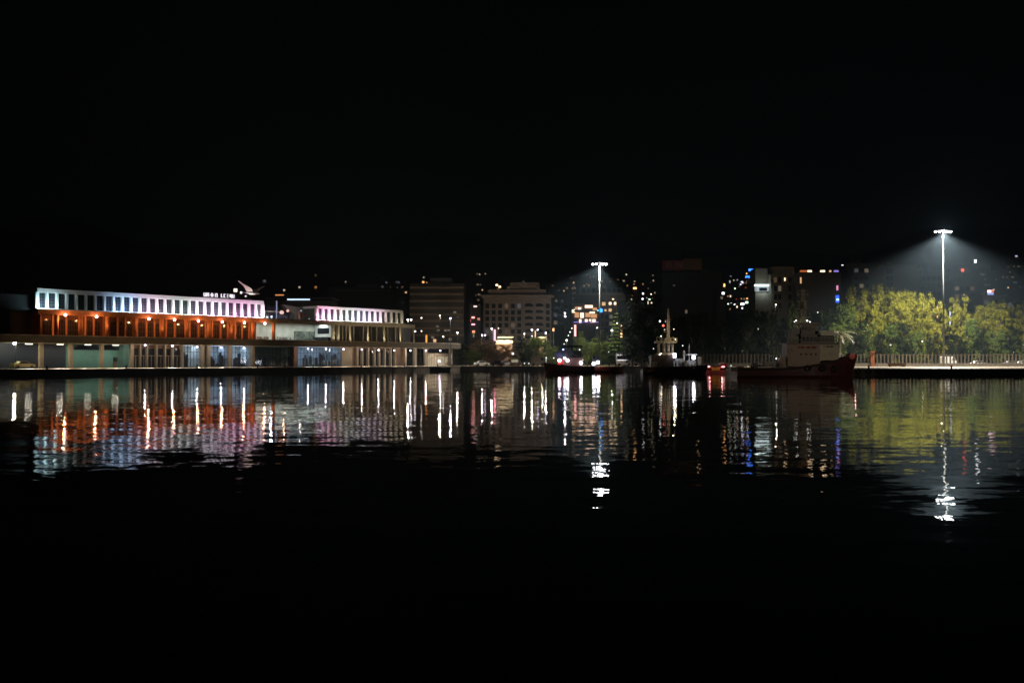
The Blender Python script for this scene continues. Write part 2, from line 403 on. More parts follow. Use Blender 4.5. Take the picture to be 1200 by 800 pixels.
# roof terrace between the two upper blocks
Xt0, Xt1 = tx(309), tx(371)
B('terrace_floor', CONC, T, Xt0, Xt1, -.85, 11.8, 12.63, 12.74)
B('terrace_pavilion', BLUEM, T, tx(312, 7), tx(345, 7), 7, 11, 12.75, 16.2)
pp = MB(); pp.prism([(tx(333, 5), 16.6), (tx(371, 5), 15.6), (tx(371, 5), 12.75), (tx(345, 5), 12.75), (tx(345, 5), 14.6), (tx(338, 5), 15.3)], 5.2, 6.9)
pp.build('terrace_wing_wall', GREY, T)
B('terrace_canopy', BEIGE, T, tx(309, 3), tx(333, 3), 3, 5, 14.5, 14.75)
rail = MB()
for i in range(26):
    x = Xt0 + (Xt1 - Xt0) * i / 25; rail.box(x - .03, x + .03, -.83, -.77, 12.75, 13.8)
rail.box(Xt0, Xt1, -.84, -.76, 13.803, 13.87); rail.build('terrace_railing', GMET, T)
xs = tx(324, -.5)
MB().cyl((xs, -.5, 12.6), (xs, -.5, 17.0), .14).build('terrace_pole', emis('blue_glow_pole', (.35, .45, .7), .55), T)  # the pole's blue light is put into its own glow
light('POINT', T, (tx(318, 1), 1, 13.6), 260, (.6, .75, 1), .2)
light('POINT', T, (tx(333, 1.5), 1.5, 13.8), 90, (1, .6, .4), .2)
light('POINT', T, (tx(352, 2), 2, 15.0), 60, (1, .9, .8), .2)
for px, py, cm, s_ in ((313, 372, 'w', .35), (318, 371.5, 'w', .3), (330, 366, 'p', .5), (337, 364, 'p', .35), (352.5, 364, 'w', .16), (362, 373.5, 'w', .14)):
    MB().ball((0, 0, 0), s_).build('terrace_lamp', emis('terrace_' + cm, (.7, .85, 1) if cm == 'w' else (1, .6, .5), .9), T, (tx(px, 1), 1, tz(px, py, 1)))
um = MB(); xx = tx(352.5, 0); um.prism([(xx - .75, 14.6), (xx + .75, 14.6), (xx + .5, 13.3), (xx + .08, 12.75), (xx - .3, 12.75)], -.3, .3)
um.build('folded_awning', mat('pink_cloth', (.6, .35, .3), var=.1), T)
# ---- ground floor
yw = 2.0
def gwall(p0, p1, m, y=yw, z0=G, z1=Z1 - .004, nm='ground_wall'): return B(nm, m, T, tx(p0, y), tx(p1, y) - .006, y, y + .3, z0, z1)
B('ground_wall', mat('deep_navy', (.01, .018, .035), .6, var=.1), T, XL, tx(77, yw) - .006, yw, yw + .3, G, Z1 - .004)
gwall(77, 152, TEAL)
gwall(152, 214, BROWN)
def pier(px, wpx, m, y=0.0, nm='ground_pier', dz=Z1 - .004):
    a, b_ = tx(px - wpx / 2, y), tx(px + wpx / 2, y); return B(nm, m, T, a, b_, y - .35, y + .35, G, dz)
for px, wp, m_ in ((48, 4.6, BEIGE), (82.5, 4.5, BEIGE), (119, 3.6, BEIGE), (154, 3.5, BEIGE), (237, 3, BEIGE), (244, 3.4, BEIGE), (269, 3, BEIGE), (296, 3.6, BEIGE), (345.5, 4, BROWN),
                   (499, 3.2, BEIGE), (528, 2.6, BEIGE), (486, 2.6, BEIGE), (474.5, 2, BEIGE)): pier(px, wp, m_)
for px in (164, 172, 183, 193, 202, 213, 418.5, 424, 431, 438.5, 444, 450.5, 457.5, 462.5): pier(px, 1.5, BEIGE, 1.2, 'door_pier')
for a_, b_ in ((87, 117), (121, 140)): gwall(a_, b_, DARKG, 1.9, 4.9, 5.9, 'transom_window')
B('wall_box', DMET, T, tx(133.5, 1.7), tx(137.5, 1.7), 1.6, 1.95, G + 1.3, G + 2.2)
B('side_door', BROWN, T, tx(133, 1.8), tx(137, 1.8), 1.85, 1.99, G, G + 1.2)
for a_, b_ in ((156, 162), (166, 171), (174, 181), (185, 192), (195, 200), (204, 211)):
    o = gwall(a_, b_, DARKG, 1.85, G, 5.3, 'door')
    xa_, xb_ = tx(a_, 1.8), tx(b_, 1.8); MB().box(xa_, xb_, 1.78, 1.84, 3.7, 3.85).box((xa_ + xb_) / 2 - .06, (xa_ + xb_) / 2 + .06, 1.76, 1.84, G, 3.69).build('door_frame', TAN, o)
def room(p0, p1, col, k, back, slots=6, low=None):
    xa_, xb_ = tx(p0, .6), tx(p1, .6)
    B('room_back_wall', back, T, xa_, xb_, 5.4, 5.6, G, Z1 - .004)
    B('room_side_wall', back, T, xa_, xa_ + .15, .7, 5.39, G, Z1 - .004)
    B('room_side_wall', back, T, xb_ - .15, xb_, .7, 5.39, G, Z1 - .004)
    if k > 0:
        B('room_ceiling_light', emis('room_light_%d_%d' % (p0, p1), col, k * 3.0), T, xa_ + .5, xb_ - .5, 2.6, 2.9, Z1 - .12, Z1 - .06)
        light('AREA', T, ((xa_ + xb_) / 2, 3, Z1 - .25), 24 * k * (xb_ - xa_), col, 1.5, (0, 0, 0), sx=(xb_ - xa_) * .9)
    g = B('shop_window', glass(), T, xa_ + .16, xb_ - .16, .60, .63, G + .1, Z1 - .1)
    f = MB(); 
    for i in range(slots + 1):
        x = xa_ + .16 + (xb_ - xa_ - .32) * i / slots; f.box(x - .05, x + .05, .5, .57, G + .1, Z1 - .1)
    for zz in (G + .12, 3.0, 4.6): f.box(xa_ + .16, xb_ - .16, .48, .498, zz - .05, zz + .05)
    f.build('window_frame', DMET, g)
    r = random.Random(int(p0)); s = MB()
    for i in range(int((xb_ - xa_) / .6)):
        x = r.uniform(xa_ + .5, xb_ - .9); hh = r.uniform(.7, 3.4); yq = 1.2 + (i % 7) * .5; s.box(x, x + r.uniform(.2, .8), yq, yq + .4, G + .003, G + hh)
    s.build('room_furniture', mat('room_stock', (.12, .12, .15), var=.6, scale=2), T)
room(215, 235, (.75, .9, 1), 1.1, WHITE, 5); room(245.5, 267.5, (.55, .75, 1), 1.0, WHITE, 5); room(271, 294, (.6, .8, 1), 1.0, WHITE, 5)
room(298, 344, (.5, .9, .6), .06, GREY, 9); room(348, 400, (.4, .68, 1), .6, WHITE, 14)
gwall(400.5, 413, BEIGE, 1.4); gwall(413.1, 464, BROWN, 2.2); gwall(464.2, 473, BROWN, 1.0)
for a_, b_ in ((420, 423), (426, 429), (433, 437), (440, 443), (446, 449), (452, 456), (459, 461.5)): gwall(a_, b_, DARKG, 2.05, G, 5.5, 'door')
room(476, 485, (.3, .8, .9), .6, TEAL, 2); room(487.5, 497.5, (.25, .5, 1), .4, BLUEM, 2)
gwall(501, 527, mat('cream_render', (.62, .56, .42)), .5, G, 4.8); gwall(501, 527, DARKG, .7, 4.803, Z1 - .006)
cor = MB()
for i in range(14): x = tx(502 + i * 1.9, .4); cor.box(x - .05, x + .05, .42, .49, G, 4.79)
cor.build('wall_battens', TAN, T)
# lamps beneath the deck
BW = emis('cool_soffit_bulb', (.8, .66, 1), 12)
for px, py in ((170, 404), (202, 404.7), (231, 406), (259, 406.5), (286, 407), (361, 408), (382, 408.3), (402.5, 408.5), (424, 409), (443.5, 409.6), (462, 410), (481, 410.2), (499, 410.3), (516, 410.4)):
    x = tx(px, -2); l = MB().box(-.12, .12, -.12, .12, .12, .3).build('soffit_lamp', DMET, T, (x, -2, tz(px, py, -2) - .08))
    MB().ball((0, 0, 0), .19).build('lamp_globe', BW, l)
    light('POINT', l, (0, 0, -.3), 170, (1, .85, .75), .08)
    light('SPOT', l, (0, -.2, -.3), 5200, (1, .86, .68), .07, (math.radians(-46), 0, 0), 80, .25)  # added spot at the lamp brightens the quay
for px, py in ((34, 402), (70.5, 402.8), (103, 403.4), (135.5, 404)):
    x = tx(px, -1); l = MB().box(-.7, .7, -.15, .15, .05, .2).build('soffit_lamp', LAMPW, T, (x, -1, Z1 - .25))
    MB().box(-.65, .65, -.12, .12, -.05, .04).build('lamp_diffuser', emis('warm_tube', (1, .95, .8), 4.0), l)
    light('AREA', l, (0, 0, -.06), 130, (1, .9, .72), .2, (0, 0, 0), sx=1.3)
    light('SPOT', l, (0, -.25, -.1), 5200, (1, .88, .7), .08, (math.radians(-46), 0, 0), 80, .25)  # added spot washes the quay before the tube lamps
MB().ball((0, 0, 0), .24).build('lamp_globe', BW, T, (tx(515, .2), .2, tz(515, 423, .2)))
# ================================================================== street lamps
def lamp_post(px, py, D, label, col=(1, .92, .8), k=20, r=.22, power=0, lcol=None, poles=DMET, dbl=0, gz=None, pr=.11, group=None):
    r = r * .82; p = at(px, py, D); g = GZ + .004 if gz is None else gz
    o = empty('street_lamp', (p.x, p.y, g), 0, label, 'street lamp', group); h = p.z - g
    MB().cyl((0, .25, 0), (0, .25, h + .15), pr, pr * .6).cyl((0, .25, h + .15), (0, -.3, h + .25), pr * .5, n=6).build('pole', poles, o)
    nm = 'bulb_%.2f_%.2f_%.2f_%d' % (*col, k)
    for i in range(1 + dbl):
        x = i * r * 5
        MB().box(x - .3, x + .3, -.45, -.05, h + .12, h + .26, ).build('lamp_head', DMET, o)
        MB().ball((x, -.3, h), r, n=10, m=6).build('bulb', emis(nm, col, k), o)
    if power: light('POINT', o, (0, -.35, h - r - .15), power * .42, lcol or col, .08)
    return o
lamp_post(18, 402, td(18, -1), 'bright white street lamp at the far left end of the terminal deck', (1, .97, .85), 70, .34, 420, (1, .95, .6))
W_ = (.9, .88, 1); WW = (1, .88, .75)
lamp_post(478, 374.5, 312, 'tall lamp with a double bluish white head just right of the terminal end', W_, 25, .26, 3200, (1, .75, .5), dbl=1)
lamp_post(494, 372.5, 318, 'small white lamp in front of the banded office block, left of the tall blue one', WW, 9, .22)
lamp_post(515.5, 369.7, 322, 'small white lamp before the middle of the banded office block', WW, 8, .2, 2500, (1, .75, .5))
lamp_post(528, 372.8, 285, 'tall bluish white lamp with a visible thin pole behind the deck end', (.6, .55, 1), 12, .25, 1500, (.8, .8, 1))
lamp_post(486.3, 388, 300, 'bright white lamp right beside the terminal gallery end', W_, 24, .27)
lamp_post(494, 387.8, 305, 'faint white lamp next to the bright lamp at the gallery end', WW, 8, .18)
lamp_post(536, 389.6, 300, 'white lamp over the dark trees beyond the deck end', W_, 22, .25, 1200, (1, .85, .6))
lamp_post(519.5, 394.4, 298, 'white lamp low above the terminal deck near the orange flame sign', WW, 14, .22)
lamp_post(576.3, 385, 300, 'pinkish white lamp left of the tall pink neon sign', (1, .8, 1), 22, .24, 2600, (1, .8, .55))
lamp_post(584, 384.7, 304, 'faint white lamp right of the tall pink neon sign', WW, 5, .16)
lamp_post(565, 392.5, 300, 'violet pink pair of lamps above the reddish bare tree', (1, .7, 1), 14, .22, 900, (1, .75, .6), dbl=1)
lamp_post(614.5, 390.6, 300, 'warm beige lamp in front of the hotel arches', (1, .85, .65), 6, .22, 2600, (1, .8, .55))
lamp_post(623.3, 386.4, 292, 'violet white lamp, first right of the dark round tree', (.85, .78, 1), 28, .26, 1800, (1, .9, .6))
lamp_post(630, 386.3, 300, 'small violet white lamp beside the orange strip sign', (.85, .78, 1), 16, .22)
lamp_post(623.4, 393.8, 296, 'lower violet lamp beneath the brighter violet lamp', (.9, .7, 1), 14, .2)
lamp_post(639.7, 390, 286, 'violet lamp on a warm lit post left of the avenue', (.7, .65, 1), 24, .26, 900, (1, .85, .55))
lamp_post(662, 367, 330, 'tall lamp whose upper of two stacked blue white heads tops the pole', (.75, .75, 1), 22, .28, 3000, (1, .85, .75))
lamp_post(662.2, 370.6, 329, 'lower blue white head on its own pole, just under the tall twin lamp', (.75, .75, 1), 26, .3)
lamp_post(664, 398.5, 300, 'bright white lamp low over the avenue left of the mast', WW, 18, .26, 1200, (1, .9, .7))
lamp_post(717, 387, 300, 'white lamp between the light mast and the lit conifer', (.95, .95, 1), 16, .32, 1500, (1, .92, .75))
lamp_post(699.5, 384, 300, 'narrow white lamp immediately left of the light mast', W_, 6, .24)
lamp_post(723, 378.6, 315, 'small warm lamp at the top of the lit conifer', WW, 8, .22)
lamp_post(683, 421.5, 290, 'short white lamp on the quay between moored boats', WW, 4, .12)
lamp_post(1043, 404, 256, 'thin small lamp post standing behind the quay railing', (.85, .9, .75), 1.0, .26, pr=.07)
lamp_post(869.7, 411, 259, 'thin unlit lamp post behind the railing left of the large tug', (.5, .5, .5), .2, .2, pr=.07)  # faint light put into the unlit bulb as a glow
lamp_post(888, 385.5, 300, 'lone white lamp within the dark tree belt', WW, 9, .2)
lamp_post(909, 357, 330, 'white lamp at the foot of the pale apartment block', WW, 9, .22, 1500, (1, .8, .55), gz=1.2)
lamp_post(958, 366, 310, 'white lamp above the dark trees right of the tug mast', WW, 8, .22)
lamp_post(1080, 399.7, 275, 'pink white lamp glowing under the lit quayside trees', (1, .75, .7), 14, .22)
lamp_post(1101.8, 354.6, 330, 'white lamp showing just left of the tall light mast over the trees', (.9, .9, 1), 14, .26, 1200, (1, .9, .8))
for px, lb in ((1012, 'added street lamp hidden behind the left lit trees, before the low flat block'), (1062, 'added street lamp hidden behind the brightest trees, before the blank walled block'), (1150, 'added street lamp hidden behind the right hand lit trees'), (925, 'added street lamp behind the dark trees, before the pale block'), (962, 'added street lamp behind the dark trees, before the plain brown block')):
    lamp_post(px, 388, 375, lb, (1, .85, .65), 6, .2, 1300, (1, .82, .6))  # added lamps, hidden by the trees, light the blocks behind
for px, py, k, col, lb in ((668, 389, 6, WW, 'first and highest of the traffic lights climbing the avenue'), (666, 393, 4, (.8, 1, .7), 'greenish signal light in the middle of the avenue'), (670, 384.5, 5, (1, .8, .5), 'amber light far up the avenue'),
                           (661, 403, 2, (.8, .9, .6), 'pale green light low on the avenue'), (713.5, 412, 4, WW, 'small white light among the shrubs right of the light mast')):
    lamp_post(px, py, 320 if py < 400 else 288, lb, col, k, .2)

# light masts
def light_mast(px, py, D, label, spots, power):
    p = at(px, py, D); h = p.z - GZ
    o = empty('light_mast', (p.x, p.y, GZ + .004), 0, label, 'light mast')
    MB().cyl((0, 0, 0), (0, 0, h + .1), .2, .1, n=14).build('pole', mat('mast_steel', (.09, .095, .095), .6, .2, var=.1), o, smooth=True)
    MB().box(-2.1, 2.1, -.08, .08, h + .2, h + .3).box(-.08, .08, -.9, .9, h + .303, h + .36).build('crossbar', DMET, o)
    for x, y, t in ((-1.85, 0, .9), (-.9, -.35, .5), (.55, -.4, .5), (1.15, -.3, .7), (1.9, 0, .9)):
        hd = MB().box(-.34, .34, -.25, .25, 0, .25, .05).build('floodlight', DMET, o, (x, y, h - .08)); hd.rotation_euler = (math.radians(-28), math.radians(12) * (1 if x < 0 else -1), 0)
        MB().box(-.24, .24, -.2, .2, -.2, -.004).build('floodlight_lens', emis('floodlight_lens', (.93, .96, 1), 45), hd)
    light('POINT', o, (0, -1.0, h + .1), power * .012, (.93, .97, 1), .5)  # added point light makes a halo in the haze around the heads
    for rx, ry, sp, bl, k in spots: light('SPOT', o, (0, -.6, h - .55), power * k, (1, .95, .84), .6, (math.radians(rx), math.radians(ry), 0), sp, bl)
    return o
light_mast(702.5, 309, 283, 'tall floodlight mast on the central quay glowing in the night haze', [(0, 13, 122, .42, 1.0)], 80000)
light_mast(1105, 271, 254, 'taller floodlight mast on the right quay between the lit trees', [(3, 0, 142, .48, 1.0)], 250000)

# added unseen floodlight and dolphin right of frame; they light the tugs' near sides
dm = empty('added_dolphin', (75, 95, 0), 0, 'added unseen concrete mooring dolphin standing in the water right of the view', 'mooring dolphin')
MB().cyl((0, 0, -3), (0, 0, 1.6), 2.0, n=20).build('pile', CONC, dm); MB().cyl((0, 0, 1.603), (0, 0, 2.0), 2.3, n=20).build('cap', CONC, dm)
fm = empty('added_floodlight_pole', (75, 95, 2.004), 0, 'added unseen steel floodlight pole standing on the round concrete mooring dolphin', 'floodlight pole')
MB().cyl((0, 0, 0), (0, 0, 13), .2, .12, n=10).build('pole', GMET, fm)
dv = Vector((44, 168, 4)) - Vector((75, 95, 15)); qt = dv.to_track_quat('-Z', 'Y').to_euler()
hd = MB().box(-.35, .35, -.3, .3, -.15, .25).build('floodlight', DMET, fm, (0, .3, 13.1)); hd.rotation_euler = qt
B('floodlight_lens', emis('added_flood_lens', (1, .85, .65), 30), hd, -.3, .3, -.26, .26, -.18, -.153)
light('SPOT', fm, (0, .6, 12.8), 19000, (1, .84, .62), .3, tuple(qt), 42, .7)
# ================================================================== trees
def leaf_mesh(name, blobs, nleaf, size, rnd, soft=False):
    ws = np.array([b_[3] * b_[4] * b_[5] for b_ in blobs]) ** .67; ws = ws / ws.sum()
    n = nleaf; idx = rnd.choice(len(blobs), n, p=ws); Bb = np.array(blobs)[idx]
    d = rnd.normal(size=(n, 3)); d /= np.linalg.norm(d, axis=1)[:, None]
    r = np.abs(rnd.normal(0, .75, n)) if soft else rnd.uniform(.55, 1.05, n) ** .6
    c = Bb[:, :3] + d * Bb[:, 3:6] * r[:, None]
    a = rnd.normal(size=(n, 3)) + d * .2; a /= np.linalg.norm(a, axis=1)[:, None]
    t = np.cross(a, rnd.normal(size=(n, 3))); t /= np.linalg.norm(t, axis=1)[:, None]
    s = size * rnd.uniform(.6, 1.3, n)[:, None]
    V = np.stack([c + a * s, c + t * s * .55, c - a * s, c - t * s * .55], 1).reshape(-1, 3)
    me = bpy.data.meshes.new(name); me.vertices.add(4 * n); me.vertices.foreach_set('co', V.ravel())
    me.loops.add(4 * n); me.loops.foreach_set('vertex_index', np.arange(4 * n)); me.polygons.add(n)
    me.polygons.foreach_set('loop_start', np.arange(0, 4 * n, 4)); me.polygons.foreach_set('loop_total', np.full(n, 4)); me.update(); me.validate()
    return me
def leafmat(name, c0, c1):
    m = bpy.data.materials.new(name); m.use_nodes = True; n = m.node_tree; b_ = n.nodes["Principled BSDF"]
    b_.inputs["Roughness"].default_value = .7; b_.inputs["Specular IOR Level"].default_value = .06
    g = n.nodes.new("ShaderNodeNewGeometry"); r = n.nodes.new("ShaderNodeValToRGB"); r.color_ramp.elements[0].color = (*c0, 1); r.color_ramp.elements[1].color = (*c1, 1)
    n.links.new(g.outputs["Random Per Island"], r.inputs[0]); n.links.new(r.outputs[0], b_.inputs["Base Color"])
    tr = n.nodes.new("ShaderNodeBsdfTranslucent"); n.links.new(r.outputs[0], tr.inputs[0])
    mx = n.nodes.new("ShaderNodeMixShader"); mx.inputs[0].default_value = .15
    n.links.new(b_.outputs[0], mx.inputs[1]); n.links.new(tr.outputs[0], mx.inputs[2]); n.links.new(mx.outputs[0], n.nodes["Material Output"].inputs[0]); return m
LF = leafmat('poplar_leaves', (.13, .14, .012), (.30, .27, .035)); LD = leafmat('dark_leaves', (.012, .018, .008), (.028, .036, .014)); LK = leafmat('evergreen_needles', (.006, .01, .004), (.014, .02, .008)); LG = leafmat('garden_leaves', (.06, .1, .02), (.13, .16, .04)); LR = leafmat('brown_leaves', (.1, .06, .03), (.16, .1, .05))
VAR = []
for k in range(6):        # unit crowns: height 1 above z=.12, radius ~.3
    r_ = np.random.RandomState(40 + k); bl = []
    for i in range(26):
        z = r_.uniform(.2, .88); R = .31 * math.sin(math.pi * min(.97, max(.03, (z + .02) / 1.0)) ** .95) ** .45 - .05
        a = i * 2.4 + r_.uniform(-.4, .4); q = R * r_.uniform(.45, 1.0); s0 = r_.uniform(.06, .10)
        for j in range(5):
            d = r_.normal(size=3) * s0 * .75; s = r_.uniform(.032, .065)
            bl.append((q * math.cos(a) + d[0], q * math.sin(a) + d[1], min(.94, z + d[2] * 1.3), s, s, s * r_.uniform(.6, 1.05)))
    VAR.append((leaf_mesh('crown', bl, 20000, .0115, r_, True), bl))
TRK = []
for me, bl in VAR:
    mb = MB(); mb.cyl((0, 0, 0), (0, 0, .45), .022, .014, 8).cyl((0, 0, .45), (.01, 0, .85), .014, .004, 6)
    for b_ in bl[::6]: mb.cyl((0, 0, max(.15, b_[2] - .22)), (b_[0], b_[1], b_[2]), .008, .003, 5)
    m_ = bpy.data.meshes.new('trunk'); m_.from_pydata(mb.v, [], mb.f); m_.materials.append(BARK); TRK.append(m_)
CM = {}
def tree(px, pyt, D, wpx, k, lm, label, group=None, name='broadleaf_tree', gz=None):
    p = at(px, pyt, D); g = GZ + .004 if gz is None else gz; h = (p.z - g) / .97
    o = empty(name, (p.x, p.y, g), random.uniform(0, 6.28), label, 'tree', group)
    me, bl = VAR[k]; wr = wpx / F * D / .62
    key = (k, lm.name)
    if key not in CM: m2 = me.copy(); m2.materials.append(lm); CM[key] = m2
    c_ = bpy.data.objects.new('crown', CM[key]); t_ = bpy.data.objects.new('trunk', TRK[k])
    for q in (c_, t_): COL.objects.link(q); q.parent = o; q.scale = (wr, wr, h)
    t_.scale = (wr, wr, h)
    return o
# lit trees on the right quay
rt = [(992, 352, 282, 26, LG, 'dim tree at the left end of the lit row, behind the tug bow'), (1006, 334, 285, 28, LF, 'tall pale topped tree right of the blue window glow'), (1022, 345, 281, 22, LF, 'short dim tree in the dip of the lit row'),
      (1036, 334, 284, 28, LF, 'tallest tree with a pointed feathery top in the lit row'), (1052, 343, 279, 27, LF, 'rounded yellow green tree just right of the tallest tree'), (1068, 341, 280, 28, LF, 'bright tree third from the light mast on its left side'),
      (1084, 342, 277, 28, LF, 'brightest yellow green tree two steps left of the light mast'), (1096, 352, 276, 22, LF, 'lit tree right against the left side of the light mast'),
      (1124, 349, 277, 25, LF, 'round topped lit tree right against the right side of the light mast'), (1140, 359, 280, 26, LF, 'lower lit tree, second to the right of the light mast'), (1156, 360, 279, 26, LF, 'lit tree in the middle of the right hand row'),
      (1170, 352, 278, 27, LF, 'brighter tall tree below the pink sign'), (1187, 355, 281, 26, LF, 'dim tree near the right picture edge'), (1203, 352, 283, 28, LF, 'tree cut by the right picture edge')]
for i, (x, y, D, wd, lm, lb) in enumerate(rt): tree(x, y, D, wd * 1.15, i % 6, lm, lb, 'lit trees along the right quay')
for i, x in enumerate(range(985, 1210, 15)):
    if 1098 < x < 1118: continue
    tree(x + random.uniform(-4, 4), 384 + random.uniform(-12, 12), 274, random.uniform(18, 30), i % 6, LD if i % 2 else LG, 'low bushy tree filling the foot of the lit row', 'low trees at the foot of the lit row')
# dark belt
i = 0
for x in range(745, 985, 13):
    yt = 372 + 6 * math.sin(x * .09) + random.uniform(-4, 4)
    if x > 880: yt -= 4
    tree(x, yt, 285 + random.uniform(-4, 8), 26, i % 6, LD, 'tall dark unlit tree behind the moored tugs', 'dark trees behind the moored tugs'); i += 1
tree(752, 350, 276, 56, 2, LK, 'large black evergreen tree standing left of the tug mast', name='evergreen_tree')
tree(741, 368, 278, 30, 4, LK, 'smaller dark evergreen leaning on the large black one', name='evergreen_tree')
tree(933, 352, 285, 20, 1, LG, 'faintly lit tree behind the large tug mast'); tree(968, 366, 290, 24, 3, LG, 'faint tree between the tug mast and its palm')
# centre
for x, y, D, wd, k, lm, lb in ((546, 402, 296, 26, 0, LD, 'dark tree just beyond the deck end'), (568, 398, 292, 30, 1, LR, 'brownish thin tree above the parked white car'), (588, 405, 294, 26, 3, LR, 'second brownish tree, lower, under the pink neon sign'),
                               (613, 397, 288, 22, 2, LD, 'dark round tree in front of the hotel'), (618, 411, 284, 14, 5, LD, 'small dark round tree beside the kiosk'), (630, 396, 292, 28, 4, LG, 'green lit tree right of the dark round tree'),
                               (645, 404, 294, 18, 1, LG, 'low yellow green tree left of the avenue'), (688, 396, 300, 22, 2, LG, 'tree at the left of the light mast, dim green'), (679, 388, 310, 14, 3, LG, 'narrow tree under the pink sign on the avenue'),
                               (700, 402, 291, 26, 4, LG, 'green tree directly behind the light mast'), (714, 399, 289, 30, 0, LG, 'brightest green spreading tree right of the light mast'), (733, 404, 290, 24, 5, LG, 'green tree next to the black evergreen'),
                               (722, 412, 284, 30, 2, LD, 'dark shrubby tree above the white striped coach'), (706, 385, 312, 14, 5, LG, 'tall dim tree right behind the light mast pole'), (556, 410, 290, 22, 5, LG, 'low dim green tree behind the white car')):
    tree(x, y, D, wd * 1.15, k, lm, lb)
# conifer with tiers
p = at(722, 362, 287); g = GZ + .004; h = p.z - g
o = empty('conifer_tree', (p.x, p.y, g), 0, 'slender tiered conifer lit green right of the light mast', 'tree')
r_ = np.random.RandomState(5); bl = []
for i in range(11):
    z = h * (.3 + .68 * i / 11); R = 2.5 * (1 - i / 11.5) + .15
    for a in range(7): t = a * .9 + i; bl.append((R * .6 * math.cos(t), R * .6 * math.sin(t), z - .1 * R, R * .42, R * .42, .22))
me = leaf_mesh('crown', bl, 5000, .2, r_); me.materials.append(LG); c_ = bpy.data.objects.new('crown', me); COL.objects.link(c_); c_.parent = o
MB().cyl((0, 0, 0), (0, 0, h * .95), .25, .05).build('trunk', BARK, o)
# palm by the tug
p = at(983, 392, 262); h = p.z - GZ
o = empty('palm_tree', (p.x, p.y, GZ + .004), 0, 'palm tree with arching pale fronds behind the large tug bow', 'palm tree')
MB().cyl((0, 0, 0), (.2, 0, h), .35, .25, 10).build('trunk', BARK, o)
mb = MB()
for i in range(22):
    a = i * 2.4; el = random.uniform(-.1, 1.1); L = random.uniform(3.4, 4.6); pr = None
    for j in range(7):
        t = j / 6; q = Vector((.2 + math.cos(a) * L * t * math.cos(el * (1 - t)), math.sin(a) * L * t * math.cos(el * (1 - t)), h + L * (math.sin(el) * t - .75 * t * t)))
        if pr is not None:
            d = (q - pr).normalized(); sd = d.cross(Vector((0, 0, 1))).normalized()
            for s_ in (-1, 1):
                for u_ in (.0, .5):
                    b0 = pr.lerp(q, u_); tip = b0 + sd * s_ * (1.0 - .7 * abs(t - .4)) + d * .5 - Vector((0, 0, .35))
                    k = len(mb.v); mb.v += [tuple(b0), tuple(b0 + d * .22), tuple(tip)]; mb.f.append((k, k + 1, k + 2))
        pr = q
mb.build('fronds', mat('palm_leaf', (.14, .13, .07), .5), o)

# ================================================================== railing fence
def fence(px0, px1, D, label):
    a, b_ = at(px0, 420, D), at(px1, 420, D); L = b_.x - a.x
    o = empty('railing_fence', (a.x, D, GZ + .004), 0, label, 'fence')
    B('low_wall', CONCD, o, 0, L, 0, .35, 0, .85)
    mb = MB(); n = int(L / .94)
    for i in range(n): mb.box(i * .94 + .3, i * .94 + .62, .05, .25, .853, 3.2)
    mb.box(0, L, .1, .2, 2.9, 3.0); mb.build('railing', mat('fence_paint', (.10, .08, .052), var=.5, scale=.25), o)
fence(818, 1021, 258, 'pale upright railing on a low wall, running behind the moored tugs')
fence(1026, 1215, 258, 'pale upright railing on a low wall, running below the lit trees on the right')
p = at(1022.5, 420, 258); o = empty('gate_pillar', (p.x, 258, GZ + .004), 0, 'orange pillar standing between the two railings', 'pillar')
B('pillar_body', mat('orange_paint', (.28, .09, .025)), o, -.45, .45, -.2, .5, 0, 3.6); B('pillar_cap', mat('orange_paint', (.28, .09, .025)), o, -.6, .6, -.35, .65, 3.603, 3.85)

# ================================================================== city buildings
def root_b(name, px0, px1, D, label, cat='building'):
    a = at(px0, 400, D); b_ = at(px1, 400, D)
    gz = GZ + .004 if D < 448 else min(hill(a.x, D), hill(b_.x, D)) - .5
    o = empty(name, (a.x, D, gz), 0, label, cat); pass
    return o, (lambda px: at(px, 400, D).x - a.x), (lambda py: zat(py, D) - gz)
LW = random.Random(77)
def win_grid(root, m, xs, zs, w_, h_, litset=None, frame=None, y=-.03):
    if litset is None: litset = {(i, j): LW.choice((DIMW, FAINT, FAINT, DIMC)) for i in range(len(xs)) for j in range(len(zs)) if LW.random() < .16}
    base = None; done = 0
    for i, x in enumerate(xs):
        for j, z in enumerate(zs):
            mm = litset.get((i, j))
            if mm is None and base is not None: dupe(base, root, (x, 0, z)); continue
            q = MB().box(-w_ / 2, w_ / 2, y - .05, .05, -h_ / 2, h_ / 2).build('window', mm or m, root, (x, 0, z))
            if mm is None: base = q
WARM = emis('warm_window', (1, .6, .3), .9); WARM2 = emis('bright_warm_window', (1, .7, .42), 3.0); WHI = emis('white_window', (.9, .95, 1), 2.5); DIMW = emis('dim_window', (1, .8, .55), .12); FAINT = emis('faint_window', (1, .6, .35), .07); DIMC = emis('dim_cool_window', (.75, .85, 1), .06)
